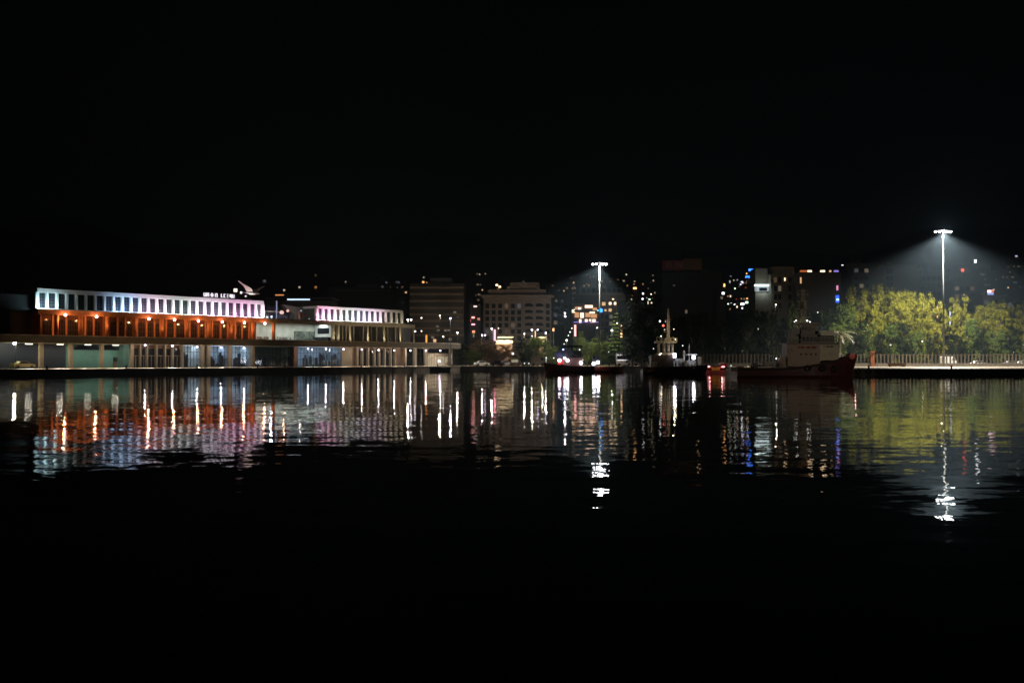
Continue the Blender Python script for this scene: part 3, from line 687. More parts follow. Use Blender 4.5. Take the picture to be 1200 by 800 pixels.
# banded office block
o, X, Z = root_b('office_block', 480.5, 543.5, 345, 'brown office block with pale floor bands, behind the right end of the terminal')
B('wall', mat('brown_curtain_wall', (.04, .032, .027), .4), o, 0, X(543.5), 0, 16, 0, Z(332))
B('roof', GREYD, o, X(503), X(529), 2, 14, Z(332) + .003, Z(325))
for py in (337, 344.7, 352.6, 360.8, 368.4, 376, 384.7, 392.5): B('floor_band', mat('band_stone', (.2, .165, .13)), o, -.1, X(543.5) + .1, -.5, -.003, Z(py) - .4, Z(py) + .4)
for px, py, m_ in ((522, 386.5, DIMW), (526, 386, DIMW), (512.5, 383.5, DIMW), (533, 366.5, DIMW), (507, 395, DIMW), (509.5, 399, WARM), (527.5, 397.5, DIMW), (513.5, 386, DIMW)):
    B('window', m_, o, X(px) - .5, X(px) + .5, -.3, -.01, Z(py) - .5, Z(py) + .5)
o, X, Z = root_b('office_block', 385, 462, 380, 'very dark wide block behind the right upper part of the terminal')
B('wall', mat('near_black_wall', (.03, .028, .027)), o, 0, X(462), 0, 16, 0, Z(337)); B('floor_band', GREYD, o, X(392), X(457), -.4, -.003, Z(340) - .35, Z(340) + .35); B('roof', GREYD, o, X(417), X(440), 3, 12, Z(337) + .003, Z(332))
o, X, Z = root_b('restaurant_pavilion', 312, 388, 330, 'low building behind the terminal roof with a glowing bluish white strip')
B('wall', GREYD, o, 0, X(388), 0, 12, 0, Z(352)); B('light_strip', emis('blue_white_strip', (.65, .85, 1), 1.6), o, X(336.5), X(363), -.2, -.003, Z(351.6), Z(350.2)); B('roof', GREYD, o, -.5, X(388) + .5, -.5, 13, Z(350), Z(348.6))
B('orange_sign', emis('orange_strip', (1, .35, .12), .8), o, X(322.5), X(332.5), -.25, -.01, Z(346.4), Z(345)); B('sign_post', DMET, o, X(327), X(327.6), .0, .2, Z(348.5), Z(346.5))
# hotel
o, X, Z = root_b('hotel_building', 566.5, 646, 350, 'stone hotel with rows of windows, arched balconies and a heavy cornice')
HB = mat('hotel_stone', (.3, .24, .2)); B('wall', HB, o, 0, X(646), 0, 18, 0, Z(349)); B('cornice', HB, o, -.9, X(646) + .9, -.9, 18.5, Z(349) + .003, Z(345.5))
B('attic', HB, o, X(573), X(640), 2, 16, Z(345.5) + .003, Z(338.5)); B('attic', HB, o, X(598), X(632), 3, 15, Z(338.5) + .003, Z(330)); B('chimney', HB, o, X(629.5), X(632.5), 1.9, 2.9, Z(338.5), Z(334))
zs = [Z(y) for y in (358.5, 366, 373.5, 381, 388.5, 396)]
win_grid(o, DARKG, [X(x) for x in (571, 578.5, 586, 593.5, 601, 608.5, 642)], zs, 1.3, 1.5)
aw = MB(); aw.prism([(-1.6, -.8), (-1.6, .2)] + [(1.6 * math.cos(t), .2 + .7 * math.sin(t)) for t in [math.pi * (1 - i / 8) for i in range(1, 8)]] + [(1.6, .2), (1.6, -.8)], -.1, .05)
a0 = aw.build('arched_balcony', DARKG, o, (X(619.5), 0, zs[0])); rl = MB().box(-1.7, 1.7, -.8, -.1, -.95, -.8).box(-1.7, 1.7, -.8, -.7, -.8, -.2).build('balcony_rail', HB, a0)
for x in (619.5, 631.5):
    for z in zs:
        if x == 619.5 and z == zs[0]: continue
        q = dupe(a0, o, (X(x), 0, z)); r2 = rl.copy(); COL.objects.link(r2); r2.parent = q
for x in (566.5, 613, 625.5, 637): B('pilaster', HB, o, X(x), X(x) + .7, -.25, -.003, 0, Z(349))
for px, py in ((582, 333), (585.5, 335)): B('roof_light', WARM2, o, X(px) - .4, X(px) + .4, 3.5, 4.1, Z(py + 1), Z(py - 1))
# yellow lit canopy building
o, X, Z = root_b('lit_canopy', 581, 602, 303, 'cream lit canopy with two dark slots under the pink neon sign', 'canopy')
CR = mat('cream_panel', (.7, .62, .45)); B('fascia', CR, o, 0, X(601), 0, 4, Z(402.5), Z(398.5)); B('roof', CR, o, X(583), X(601.5), .1, 3.8, Z(396), Z(394.3)); B('wall', BROWN, o, .2, X(600), 1.0, 3.9, 0, Z(402.6)); B('window', DARKG, o, X(584), X(600), .5, 3.7, Z(398.4), Z(396.1))
light('AREA', o, (X(591), -2.2, Z(405)), 420, (1, .85, .55), .4, (math.radians(130), 0, 0), sx=4)
o, X, Z = root_b('lit_canopy', 631, 640, 303, 'smaller cream lit canopy left of the avenue', 'canopy'); B('fascia', CR, o, 0, X(639.5), 0, 3, Z(397), Z(394.5)); B('wall', BROWN, o, .2, X(639), .2, 2.8, 0, Z(397.1)); light('POINT', o, (1.2, -1.5, Z(399)), 140, (1, .85, .5), .2)
# central stepped apartment block with glowing restaurant
o, X, Z = root_b('apartment_block', 671, 734, 420, 'stepped grey apartment block with warm glowing terraces beside the light mast')
CB = mat('grey_facade', (.16, .15, .15)); B('wall', CB, o, 0, X(734), 0, 16, 0, Z(356)); B('upper_storey', CB, o, X(676), X(734), 3, 16, Z(356) + .003, Z(344)); B('upper_storey', CB, o, X(681), X(731), 5, 16, Z(344) + .003, Z(336))
B('parapet', TAN, o, X(679), X(732), 2.4, 2.9, Z(345), Z(342.8)); B('parapet', TAN, o, -.3, X(700), -.5, -.003, Z(357.5), Z(355.5)); B('parapet', TAN, o, X(704), X(734), -.5, -.003, Z(353), Z(351.2))
B('side_wing', CB, o, X(722), X(742), -3, -.01, 0, Z(352))
GW = emis('restaurant_glow', (1, .48, .22), .75); GW2 = emis('restaurant_bright', (1, .68, .48), 2.4)
for i, (px, py, wd, hh, mm) in enumerate(((678, 361, 8, 3, GW), (690, 359, 9, 3.4, GW2), (697, 362, 5, 3, GW), (676, 369, 5, 6, GW), (682, 370, 4, 7, GW2), (689, 369, 6, 5, GW), (696, 371, 7, 6, GW), (694, 366, 6, 2.4, GW2), (680, 376, 2.5, 4, GW2), (687, 375.5, 3, 3, GW2), (691.5, 374.5, 2.5, 3, GW2), (696, 375.5, 3.5, 4, GW2), (679, 361.5, 2.2, 2, WHI))):
    B('terrace_window', mm, o, X(px - wd / 2), X(px + wd / 2), -.4 - i * .004, -.01, Z(py + hh / 2), Z(py - hh / 2))
for py in (364.2, 373): B('balcony_slab', CB, o, X(672), X(702), -1.6, -.6, Z(py) - .35, Z(py) + .15)
for pa, pb_, cc, kk in ((672, 677, (.3, .25, 1), 1.2), (678, 681, (.9, .5, .9), 2), (681.5, 690, (.2, .2, .9), .8), (691, 696, (.8, .4, .8), 1.4), (697, 701, (.4, .3, 1), 1)): B('neon_line', emis('neon_%d' % int(pa * 10), cc, kk), o, X(pa), X(pb_), -1.75, -1.62, Z(378.0), Z(377.2))
for px, py, s_, m_ in ((672, 364.5, .6, WARM2), (707.5, 356, .7, WARM), (715, 355.5, .5, WARM2), (721, 355.5, .5, WARM2), (709.5, 363.5, .4, WARM), (715, 363.3, .6, WARM), (718.5, 350.8, .35, WARM2), (691, 356.4, .3, WHI)):
    B('window', m_, o, X(px) - s_, X(px) + s_, -3.3 if px > 722 else -.42, -.02, Z(py) - s_, Z(py) + s_)
win_grid(o, DARKG, [X(x) for x in (706, 711, 716)], [Z(y) for y in (371, 379, 387, 395)], 1.3, 1.6); win_grid(o, DARKG, [X(x) for x in (684, 690, 696, 702, 708, 714, 720, 726)], [Z(340)], 1.2, 1.5, y=4.9); 
p = at(704, 363.7, 300); o = empty('round_sign', (p.x, 300, GZ + .004), 0, 'glowing round blue sign on a pole right of the light mast', 'sign')
MB().cyl((0, .1, 0), (0, .1, p.z - GZ), .06).build('pole', DMET, o); MB().cyl((0, -.15, p.z - GZ), (0, .05, p.z - GZ), .62, n=16).build('sign_face', emis('blue_sign', (.02, .3, 1), 2.6), o); MB().box(-1.1, -.66, -.12, .02, p.z - GZ - .25, p.z - GZ + .25).build('sign_arm', emis('cyan_sign', (.1, .8, .9), 1.2), o)
o, X, Z = root_b('apartment_block', 640, 671, 430, 'dim block on the left side of the avenue behind the twin blue lamps'); B('wall', GREYD, o, 0, X(668), 0, 15, 0, Z(345)); B('roof', GREYD, o, -.4, X(668) + .4, -.4, 15.4, Z(345) + .003, Z(344))
win_grid(o, DIMW, [X(x) for x in (652, 659)], [Z(352.5)], .9, .9); win_grid(o, DARKG, [X(x) for x in (645, 651, 657, 663)], [Z(y) for y in (360, 369, 378)], 1.5, 1.6)
# dark red signs tower
o, X, Z = root_b('sign_tower', 550, 563, 345, 'narrow dark building hung with red and pink signs left of the hotel'); B('wall', mat('near_black_wall', (.03, .028, .027)), o, 0, X(563), 0, 14, 0, Z(357))
for i, (px, py, wd, hh, col, k) in enumerate(((557, 359, 4, 1.6, (1, .8, .75), 1.3), (554.5, 372, 3.6, 2, (1, .35, .3), 2.5), (561, 373.7, 3, 2.6, (1, .4, .25), .6), (554.6, 380, 4, 1.5, (1, .35, .45), 3), (555, 388.6, 3.2, 2.8, (1, .4, .22), 1.2), (551.5, 375.5, 1, 3.4, (.8, .08, .08), .5), (555, 393, 1.6, 4, (.7, .7, .3), .25))):
    B('lit_sign', emis('sign_%d' % i, col, k), o, X(px - wd / 2), X(px + wd / 2), -.5, -.01, Z(py + hh / 2), Z(py - hh / 2))
# neon totems
def totem(px, y0, y1, wpx, D, col, k, label):
    p = at(px, y1, D); z0 = zat(y1, D) - GZ; z1 = zat(y0, D) - GZ; w_ = wpx / F * D / 2
    o = empty('neon_sign', (p.x, D, GZ + .004), 0, label, 'sign'); MB().cyl((0, .2, 0), (0, .2, z1), .1).build('post', DMET, o)
    MB().box(-w_, w_, -.15, .08, z0, z1).build('glowing_panel', emis('totem_%d' % px, col, k), o); B('sign_edge', DMET, o, -w_ - .08, -w_ - .003, -.18, .1, z0, z1)
totem(579.8, 386.2, 399, 2.2, 296, (1, .3, .4), 2.6, 'tall pink and red vertical neon sign in front of the hotel')
totem(499.7, 392.5, 403, 1.8, 290, (1, .3, .05), 1.6, 'vertical orange glowing sign above the terminal deck end')
totem(627.3, 387.5, 395, 1.3, 298, (1, .5, .18), 1.2, 'short orange strip sign between violet lamps')
totem(674, 380.5, 394, 2.4, 310, (1, .4, .4), 2.2, 'vertical pink neon sign at the left of the avenue top')
totem(728, 381, 395, 2.0, 300, (1, .55, .25), 3.0, 'vertical orange white neon sign right of the lit conifer')
totem(1098.3, 359, 372, 1.6, 300, (1, .5, .1), 1.8, 'vertical amber sign between the lit trees left of the right mast')
totem(1113.2, 365, 381, 1.6, 300, (.6, .7, 1), 1.6, 'vertical bluish white sign right of the right mast')
totem(648.5, 384.5, 388, 2.0, 300, (1, .45, .12), 2, 'small orange flame shaped sign left of the avenue')
totem(640, 393, 399, 1.2, 290, (.8, .6, .35), .5, 'dim amber strip under the violet lamp')
# dark billboard tower
o, X, Z = root_b('apartment_block', 776, 848, 425, 'black high block carrying the dark red billboard on its roof'); B('wall', mat('black_wall', (.012, .011, .01)), o, 0, X(846), 0, 18, 0, Z(319)); B('side_wing', mat('near_black_wall', (.03, .028, .027)), o, X(838), X(848), -4, -.01, 0, Z(346))
B('window', DIMW, o, X(848.3) - 2.2, X(848.3) - 1.2, -4.2, -4.02, Z(351), Z(348)); B('roof', GREYD, o, X(822), X(834), 3, 12, Z(319) + .003, Z(315))
B('window', DIMW, o, X(803), X(805.5), -.3, -.01, Z(367), Z(363)); B('window', DIMW, o, X(790) - .4, X(790) + .4, -.3, -.01, Z(335), Z(334))
p = at(776, 319, 423); ww = at(823, 319, 423).x - p.x; s0 = empty('billboard', (p.x, 423, zat(319, 425)), 0, 'long unlit rooftop billboard, dark red with a yellowish right end', 'billboard'); hh = zat(303.5, 423) - zat(317, 423)
MB().box(0, ww * .52, 0, .4, .6, hh).build('red_panel', mat('billboard_red', (.25, .03, .03)), s0); MB().box(ww * .521, ww, 0, .4, .9, hh + .8).build('yellow_panel', mat('billboard_yellow', (.16, .08, .03)), s0)
mb = MB(); glyphs(mb, 1.5, 2.2, 4, 1.4, .5, 2.0, -.1, -.003, random.Random(9), .35); mb.build('panel_lettering', mat('billboard_letters', (.4, .3, .25)), s0)
mb = MB()
for x in (.5, 5, 10, 15): mb.box(x, x + .2, .45, .65, 0, hh)
mb.build('support_frame', DMET, s0); light('POINT', s0, (ww * .85, -3, 1), 9, (1, .7, .4), .2)
# pale apartment block
o, X, Z = root_b('apartment_block', 886, 936, 425, 'pale apartment block with a bright white lit penthouse shopfront on its left'); PB = mat('pale_render', (.3, .26, .19)); B('wall', PB, o, X(903.5), X(935), 0, 16, 0, Z(321)); B('attic', PB, o, X(908), X(933), 2, 15, Z(321) + .003, Z(312)); B('side_wing', PB, o, 0, X(903.3), 1, 14, 0, Z(343)); B('side_wing', PB, o, X(889), X(903.3), 5, 14, Z(343) + .003, Z(313))
B('roof_pole', GMET, o, X(889), X(890), 5, 5.4, Z(313), Z(308)); B('lit_canopy', emis('cyan_canopy', (.75, .95, 1), 3.2), o, X(885.5), X(902), .6, 2, Z(335), Z(333)); B('lit_front', emis('pale_front', (.6, .75, .8), .5), o, X(888), X(902.5), 1.5, 4.9, Z(340.5), Z(335.3)); B('dark_opening', DARKG, o, X(891), X(900), 1.3, 1.45, Z(340.5), Z(336.8))
B('window', WARM2, o, X(919.5), X(920.6), -.2, -.01, Z(329), Z(325.5)); win_grid(o, DARKG, [X(x) for x in (909, 914, 926, 931)], [Z(y) for y in (328, 338, 348, 358)], 1.3, 2.2); B('balcony_slab', PB, o, X(904), X(935), -1.0, -.01, Z(333) - .1, Z(333) + .2); B('balcony_slab', PB, o, X(904), X(935), -1.0, -.01, Z(343) - .1, Z(343) + .2)
B('roof_dish', GMET, o, X(904), X(907), 1, 1.2, Z(317), Z(314)); light('AREA', o, (X(894), -1.5, Z(341)), 120, (.7, .9, 1), .5, (math.radians(60), 0, 0), sx=4)
o, X, Z = root_b('apartment_block', 937, 986, 415, 'plain grey brown block with orange lamps along its roof behind the tug mast'); B('wall', mat('grey_brown_render', (.12, .11, .1)), o, 0, X(986), 0, 16, 0, Z(319)); B('parapet', GREYD, o, -.2, X(986) + .2, -.3, -.01, Z(320), Z(318.8))
for px, wd, m_ in ((943, 9, emis('orange_roof', (1, .25, .06), .5)), (949.5, 5, WARM2), (965, 5, WARM2), (974, 2, WARM), (981, 5, emis('violet_roof', (.35, .25, .9), .9))): B('roof_lamp', m_, o, X(px - wd / 2), X(px + wd / 2), .2, 1, Z(318.6), Z(316.6))
B('window', WARM, o, X(938), X(939.5), -.2, -.01, Z(332), Z(325)); B('blue_glow_panel', emis('blue_glow_panel', (.03, .12, 1), 1.5), o, X(979.5), X(983.5), -.25, -.01, Z(354.5), Z(346)); B('blue_glow_panel', emis('azure_window', (.25, .5, 1), 5), o, X(980.3), X(983), -.4, -.26, Z(352), Z(350)); B('pink_window', emis('pink_window', (.9, .3, .6), 1.1), o, X(980.5), X(982.5), -.25, -.01, Z(340), Z(334.5))  # larger blue panel paints the glow around the bright blue one
# dim right hand blocks in the mast haze, with added lamps before them
for k, (x0, x1, yt, D, lb) in enumerate(((1000, 1034, 309, 420, 'grey block behind the left lit trees, low flat roof'), (1036, 1077, 311, 400, 'wide grey blank wall block left of the right light mast'), (1079, 1112, 318, 430, 'dark block directly behind the right light mast'),
                                         (1118, 1150, 330, 420, 'dim block right of the right light mast'), (1152, 1178, 346, 410, 'low block beneath the pink sign near the right edge'), (1180, 1215, 349, 425, 'low dim block at the right picture edge'))):
    o, X, Z = root_b('apartment_block', x0, x1, D, lb); m_ = mat('night_render_%d' % (k % 3), [(.1, .1, .1), (.14, .135, .13), (.08, .075, .075)][k % 3]); B('wall', m_, o, 0, X(x1), 0, 16, 0, Z(yt)); B('roof', GREYD, o, -.4, X(x1) + .4, -.4, 16.4, Z(yt) + .003, Z(yt - 1)); B('stair_tower', m_, o, X(x0 + 8), X(x0 + 14), 5, 10, Z(yt - 1) + .003, Z(yt - 6))
    if k != 1: win_grid(o, DARKG, [X(x0 + 4 + q * 6) for q in range(int((x1 - x0 - 4) / 6))], [Z(yt + 8 + q * 9) for q in range(4)], 1.6, 1.6)
    else: win_grid(o, DARKG, [X(1041), X(1045)], [Z(318 + q * 8) for q in range(4)], 1.2, 1.8)
CW = random.Random(5)
for k, (x0, x1, yt, D, lb) in enumerate(((590, 617, 327, 470, 'dim block rising behind the left half of the hotel roof'), (644, 662, 331, 480, 'dim block between the hotel and the avenue'), (654, 676, 322, 520, 'high dim block uphill of the avenue'), (700, 724, 326, 540, 'dim block uphill of the stepped block'), 
     (1146, 1170, 318, 540, 'dim block uphill above the pink sign'), (1174, 1200, 309, 560, 'dim block uphill at the right picture edge'),
     (545, 568, 330, 480, 'dim block behind the narrow sign building'), (440, 478, 327, 500, 'dim block left of the banded office block'))):
    o, X, Z = root_b('apartment_block', x0, x1, D, lb); B('wall', mat('hill_block_render', (.07, .065, .06)), o, 0, X(x1), 0, 12, 0, Z(yt)); B('roof', GREYD, o, -.3, X(x1) + .3, -.3, 12.3, Z(yt) + .003, Z(yt - .8)); B('stair_tower', GREYD, o, X(x0 + 4), X(x0 + 8), 4, 8, Z(yt - .8) + .003, Z(yt - 4))
    for q in range(int((x1 - x0) * .55)):
        px, py = CW.uniform(x0 + 1, x1 - 1), yt + 3 + 6 * CW.randrange(5) + CW.random(); hw = CW.uniform(.25, .55)
        B('window', CW.choice((DIMW, FAINT, FAINT, DIMC, WARM)), o, X(px) - hw, X(px) + hw, -.06 - q * .003, .02, Z(py) - hw, Z(py) + hw)
# pink and blue roof sign
p = at(1161, 347, 408); o = empty('roof_sign', (p.x, 408, zat(346, 410)), 0, 'small pink white and blue glowing sign above the right hand trees', 'sign'); MB().box(-1.2, .9, 0, .3, 1.0, 2.0).build('pink_panel', emis('pink_panel', (1, .6, .65), 3), o); MB().box(-1.2, 1.2, 0, .3, .1, .9).build('blue_panel', emis('blue_panel', (.35, .5, 1), .9), o); MB().box(.2, 1.2, -.1, 0 - .003, .9, 1.9).build('red_panel', emis('red_panel', (1, .25, .2), .8), o)

# ================================================================== hillside houses: one lit window each
HW = [MB().box(-4, 4, 0, 7, -4, 3.2), MB().box(-3, 3, 0, 6, -4, 5.6)]
hm_ = []
for k, q in enumerate(HW):
    me = bpy.data.meshes.new('wall'); me.from_pydata(q.v, [], q.f); me.materials.append(mat('house_render_%d' % k, [(.06, .055, .05), (.045, .045, .045)][k])); hm_.append(me)
rf = []
for k, (hw, z, dp) in enumerate(((4, 3.2, 7), (3, 5.6, 6))):
    q = MB(); q.v = [(-hw - .3, -.3, z), (hw + .3, -.3, z), (hw + .3, dp + .3, z), (-hw - .3, dp + .3, z), (-hw * .4, dp / 2, z + 1.5), (hw * .4, dp / 2, z + 1.5)]; q.f = [(0, 1, 5, 4), (2, 3, 4, 5), (1, 2, 5), (3, 0, 4), (0, 3, 2, 1)]
    me = bpy.data.meshes.new('roof'); me.from_pydata(q.v, [], q.f); me.materials.append(mat('roof_tiles', (.07, .04, .03))); rf.append(me)
cols = {'w': ((.95, .95, 1), 'white'), 'o': ((1, .45, .15), 'orange'), 'y': ((1, .8, .55), 'warm'), 'b': ((.04, .2, 1), 'blue'), 'r': ((1, .12, .08), 'red'), 'g': ((.7, 1, .75), 'greenish'), 'v': ((.75, .7, 1), 'violet white')}
def house(px, py, c_, k, where, sx=.6, sz=.6):
    sx, sz, k = sx * 1.15, sz * 1.15, k * 1.25
    ta = (422.0 - py) / F
    lo, hi = 452.0, 1140.0
    for _ in range(30):
        D = (lo + hi) / 2; p = at(px, py, D)
        if hill(p.x, D) + 2.0 < p.z: lo = D
        else: hi = D
    p = at(px, py, D); v = random.randrange(2); col, cn = cols[c_]
    o = empty('hillside_house', (p.x, D, p.z - 1.6), 0, 'dark hillside house with %s lit window %s' % (cn, where), 'house', '%s lit houses %s' % (cn, where))
    for me, nm in ((hm_[v], 'wall'), (rf[v], 'roof')): q = bpy.data.objects.new(nm, me); COL.objects.link(q); q.parent = o; q.scale = (.42, .8, .75 if v == 0 else .46)
    s = D / F
    MB().box(-sx * s, sx * s, -.12, .02, 1.6 - sz * s, 1.6 + sz * s).build('window', emis('w_%s_%.1f' % (c_, k), col, k), o)
A1 = 'above the terminal roof'; A2 = 'above the banded office block'; A3 = 'around the stepped block'; A4 = 'over the black evergreen'; A5 = 'left of the pale block'; A6 = 'over the left lit trees'; A7 = 'high at the far right'; A8 = 'behind the dark tree belt'
for a in ((276, 340, 'y', 2.2, A1, 1.7, 1.6), (271, 346.8, 'y', 2.5, A1, 1.6, .9), (282.6, 342.8, 'w', 2.5, A1, .9, .9), (288, 347, 'w', 1, A1, .9, .7), (333, 340, 'y', .7, A1, .9, .9), (351, 336.5, 'y', .6, A1, .9, .8), (370, 336.5, 'o', .35, A1, 1, 1.2), (407, 339, 'w', 1.6, A1, .8, .7), (310, 329.3, 'w', .08, A1, 1.3, 1.2),
          (496.5, 325, 'y', .6, A2), (496, 330.5, 'o', 2, A2, 1.1, .8), (499.7, 334.5, 'w', 1.5, A2), (500, 331, 'o', .5, A2),
          (681, 340, 'y', .5, A3, 1, .8), (688, 333, 'w', .3, A3, 1, .8), (675, 347, 'r', .4, A3, .9, 1.4), (684.5, 335, 'y', .4, A3), (734, 321.7, 'y', 1.3, A3), (731, 329, 'y', .5, A3, 1, .5),
          (744, 337.7, 'o', 4, A4, 1.6, .9), (758, 336, 'y', 1.8, A4), (753.5, 344, 'w', 3, A4, .8, .8), (753, 350.2, 'w', 3, A4, .8, .8), (763, 344.7, 'y', 2, A4), (739, 345, 'y', .8, A4), (740, 350.6, 'y', .7, A4), (758.5, 349.5, 'w', 2, A4, .7, .8), (761, 351.5, 'g', 3.5, A4, .9, 1.2), (763.5, 354.8, 'y', 2, A4), (759.5, 354.5, 'y', .8, A4, .6, 1.6), (743, 333, 'o', .4, A4), (790, 334.6, 'w', 2.2, A4, .7, .7),
          (848.8, 334.2, 'o', 2.6, A5, .8, 1.6), (847.5, 343.6, 'w', 5, A5, 1.2, 1), (856.3, 324, 'w', .8, A5), (855.3, 330, 'w', .5, A5, .6, 1.3), (861.3, 338, 'g', 3, A5), (880, 316.3, 'b', 3.5, A5, 2.4, 1.2), (876, 325, 'b', 3, A5, 2.2, 1.6), (875, 320.5, 'o', 2.2, A5), (869.5, 331, 'v', 2.5, A5, 1.2, 1.2), (868, 333.3, 'v', 2, A5, .8, .6), (858.2, 355.6, 'w', 4, A5, 1.4, .7), (853.3, 356, 'g', 2.5, A5), (861, 357.3, 'w', 3, A5, .9, .9), (863.7, 359.5, 'y', 1.4, A5, .7, 1), (870, 356.2, 'w', 5, A5, 1.7, 1), (875, 354.3, 'g', 4, A5, 1.3, .9), (869.8, 361, 'w', 1.6, A5, .8, .8), (878.2, 360, 'y', .8, A5, .7, 3.2), (869, 350, 'o', .8, A5), (875.5, 349.8, 'o', 1.3, A5, 1, .7), (853, 347, 'o', .5, A5), (856, 347, 'y', 1.2, A5, .6, 1), (864, 328, 'v', .5, A5), (874, 337, 'r', .25, A5, .8, .6), (863, 350.5, 'r', .3, A5), (851, 397, 'y', .1, A5),
          (987.3, 311.2, 'w', 2, A6, 1, .8), (991, 317.2, 'y', 3, A6, 1.5, .8), (989.8, 323.7, 'o', 3, A6, 1.2, 1), (984.8, 326, 'y', 2.2, A6, .8, .8), (1005.3, 306.7, 'y', 2, A6, 1.6, .8), (988, 344, 'w', 5, A6, 1.6, .9), (996, 344.6, 'y', 4.5, A6, 1.5, .9), (1001, 346.3, 'y', 1.4, A6), (1000, 361, 'w', 3, A6), (1000.3, 364.5, 'w', .8, A6, .6, 1.3), (1015.8, 333, 'v', .7, A6, 1.2, 1.6), (1018, 366, 'y', .8, A6), (982, 337, 'r', .5, A6),
          (1143, 306, 'w', 4.5, A7, 1.1, 1.5), (1191, 300.2, 'v', .9, A7, 1.2, .7), (1128, 316.5, 'r', 1.6, A7, 1.5, 1.5), (1137, 321, 'o', .5, A7, 1, .8), (1082, 337.2, 'r', .35, A7, 2.4, .9), (1173, 350.6, 'w', 3, A7, 1.4, .7), (1181.5, 351.5, 'w', 2, A7), (1164, 329, 'r', .35, A7, 1, .9), (1194, 366, 'o', .9, A7, 1.4, .9), (1166, 341, 'r', .2, A7), (1157, 366, 'g', .6, A7)):
    house(*a)

rh = random.Random(21)
def faint(n, x0, x1, y0, y1, where):
    for _ in range(n): house(rh.uniform(x0, x1), rh.uniform(y0, y1), rh.choice('yyyoow'), rh.choice((.12, .2, .3, .5)), where, rh.uniform(.4, .7), rh.uniform(.4, .8))
faint(12, 735, 772, 322, 356, A4); faint(20, 846, 884, 322, 364, A5); faint(10, 985, 1035, 308, 345, A6); faint(9, 1120, 1198, 305, 345, A7); faint(8, 640, 735, 322, 345, A3); faint(6, 548, 600, 320, 345, 'above the hotel roof'); faint(5, 330, 480, 322, 342, A1)
# ================================================================== gull
p = at(294, 343.5, 231); k = 231 / F * .98
o = empty('seagull', tuple(p), 0, 'white seagull with both wings raised, flying over the terminal roof', 'bird')
def ell(cx, cz, ry, rz_): return [(cx, ry * math.cos(t), cz + rz_ * math.sin(t)) for t in [2 * math.pi * i / 12 for i in range(12)]]
mb = MB(); mb.loft([ell(-9 * k, .9 * k, .25 * k, .1 * k), ell(-5 * k, .7 * k, .8 * k, .8 * k), ell(-1 * k, .1 * k, 1.3 * k, 1.6 * k), ell(4 * k, -.3 * k, 1.4 * k, 1.7 * k), ell(7.5 * k, -.2 * k, .9 * k, 1.1 * k), ell(9.5 * k, -.6 * k, .5 * k, .7 * k), ell(11 * k, -1 * k, .1 * k, .12 * k)])
def wing(pts, y0, y1):
    n = len(pts) // 2; kk = len(mb.v)
    top = [(x * k, y0 + (y1 - y0) * min(1, max(0, z / 14)), z * k + .25 * k) for x, z in pts]; bot = [(x, y + .18, z - .1 * k) for x, y, z in top]
    mb.v.extend(top + bot); N_ = len(pts); mb.f.append(tuple(kk + i for i in range(N_))); mb.f.append(tuple(kk + N_ + i for i in reversed(range(N_))))
    for i in range(N_): j = (i + 1) % N_; mb.f.append((kk + j, kk + i, kk + N_ + i, kk + N_ + j))
wing([(-4.5, .4), (-6, 4.5), (-7.5, 8), (-10, 10.5), (-13, 13.5), (-12, 13.8), (-9, 12), (-6.5, 10), (-2, 7.5), (1.5, 5), (2.5, 1)], .2, -2.0)
wing([(1.5, 1), (1.8, 5), (5, 5.8), (8, 6.8), (11, 8), (13.5, 9.2), (12, 7.2), (9, 5.4), (7, 3.5), (6, .6)], .5, 2.6)
mb.build('body', SKIN, o)
fl = empty('added_roof_floodlight', (p.x, p.y - .6, ZT + .004), RZ, 'added small floodlight on the terminal roof lighting the gull from below', 'floodlight')  # added floodlight, put in to brighten the gull
MB().box(-.25, .25, -.2, .2, 0, .35).build('housing', DMET, fl); light('SPOT', fl, (0, 0, .45), 90, (1, .97, .96), .2, (math.radians(180), 0, 0), 150, .6)

# ================================================================== boats
def hull_mesh(L, bm, hb, hs, draft=.5, stern=.85, bulw=.5, rake=1.2):
    """bow towards +x, origin at waterline amidships"""
    secs = []
    for i in range(15):
        t = i / 14; x = -L / 2 + L * t
        wd = bm / 2 * (stern + (1 - stern) * min(1, t / .3)) if t < .3 else bm / 2 * (1 - max(0, (t - .55) / .45) ** 2.2 * .97)
        top = hs + (hb - hs) * max(0, (t - .25) / .75) ** 2
        xt = x + rake * max(0, (t - .7) / .3) ** 2
        secs.append([(xt, -wd, top), (x, -wd * .93, .3), (x - .1, -wd * .7, -draft), (x - .1, wd * .7, -draft), (x, wd * .93, .3), (xt, wd, top), (xt, wd * .92, top), (xt, wd * .9, top - bulw), (xt, -wd * .9, top - bulw), (xt, -wd * .92, top)])
    return MB().loft(secs)
def tyre(parent, x, y, z, r=.4):
    m_ = MB(); n = 12
    for i in range(n):
        a0, a1 = 2 * math.pi * i / n, 2 * math.pi * (i + 1) / n
        m_.cyl((r * math.cos(a0), 0, r * math.sin(a0)), (r * math.cos(a1), 0, r * math.sin(a1)), .13, n=6)
    return m_.build('tyre_fender', BLACK, parent, (x, y, z))
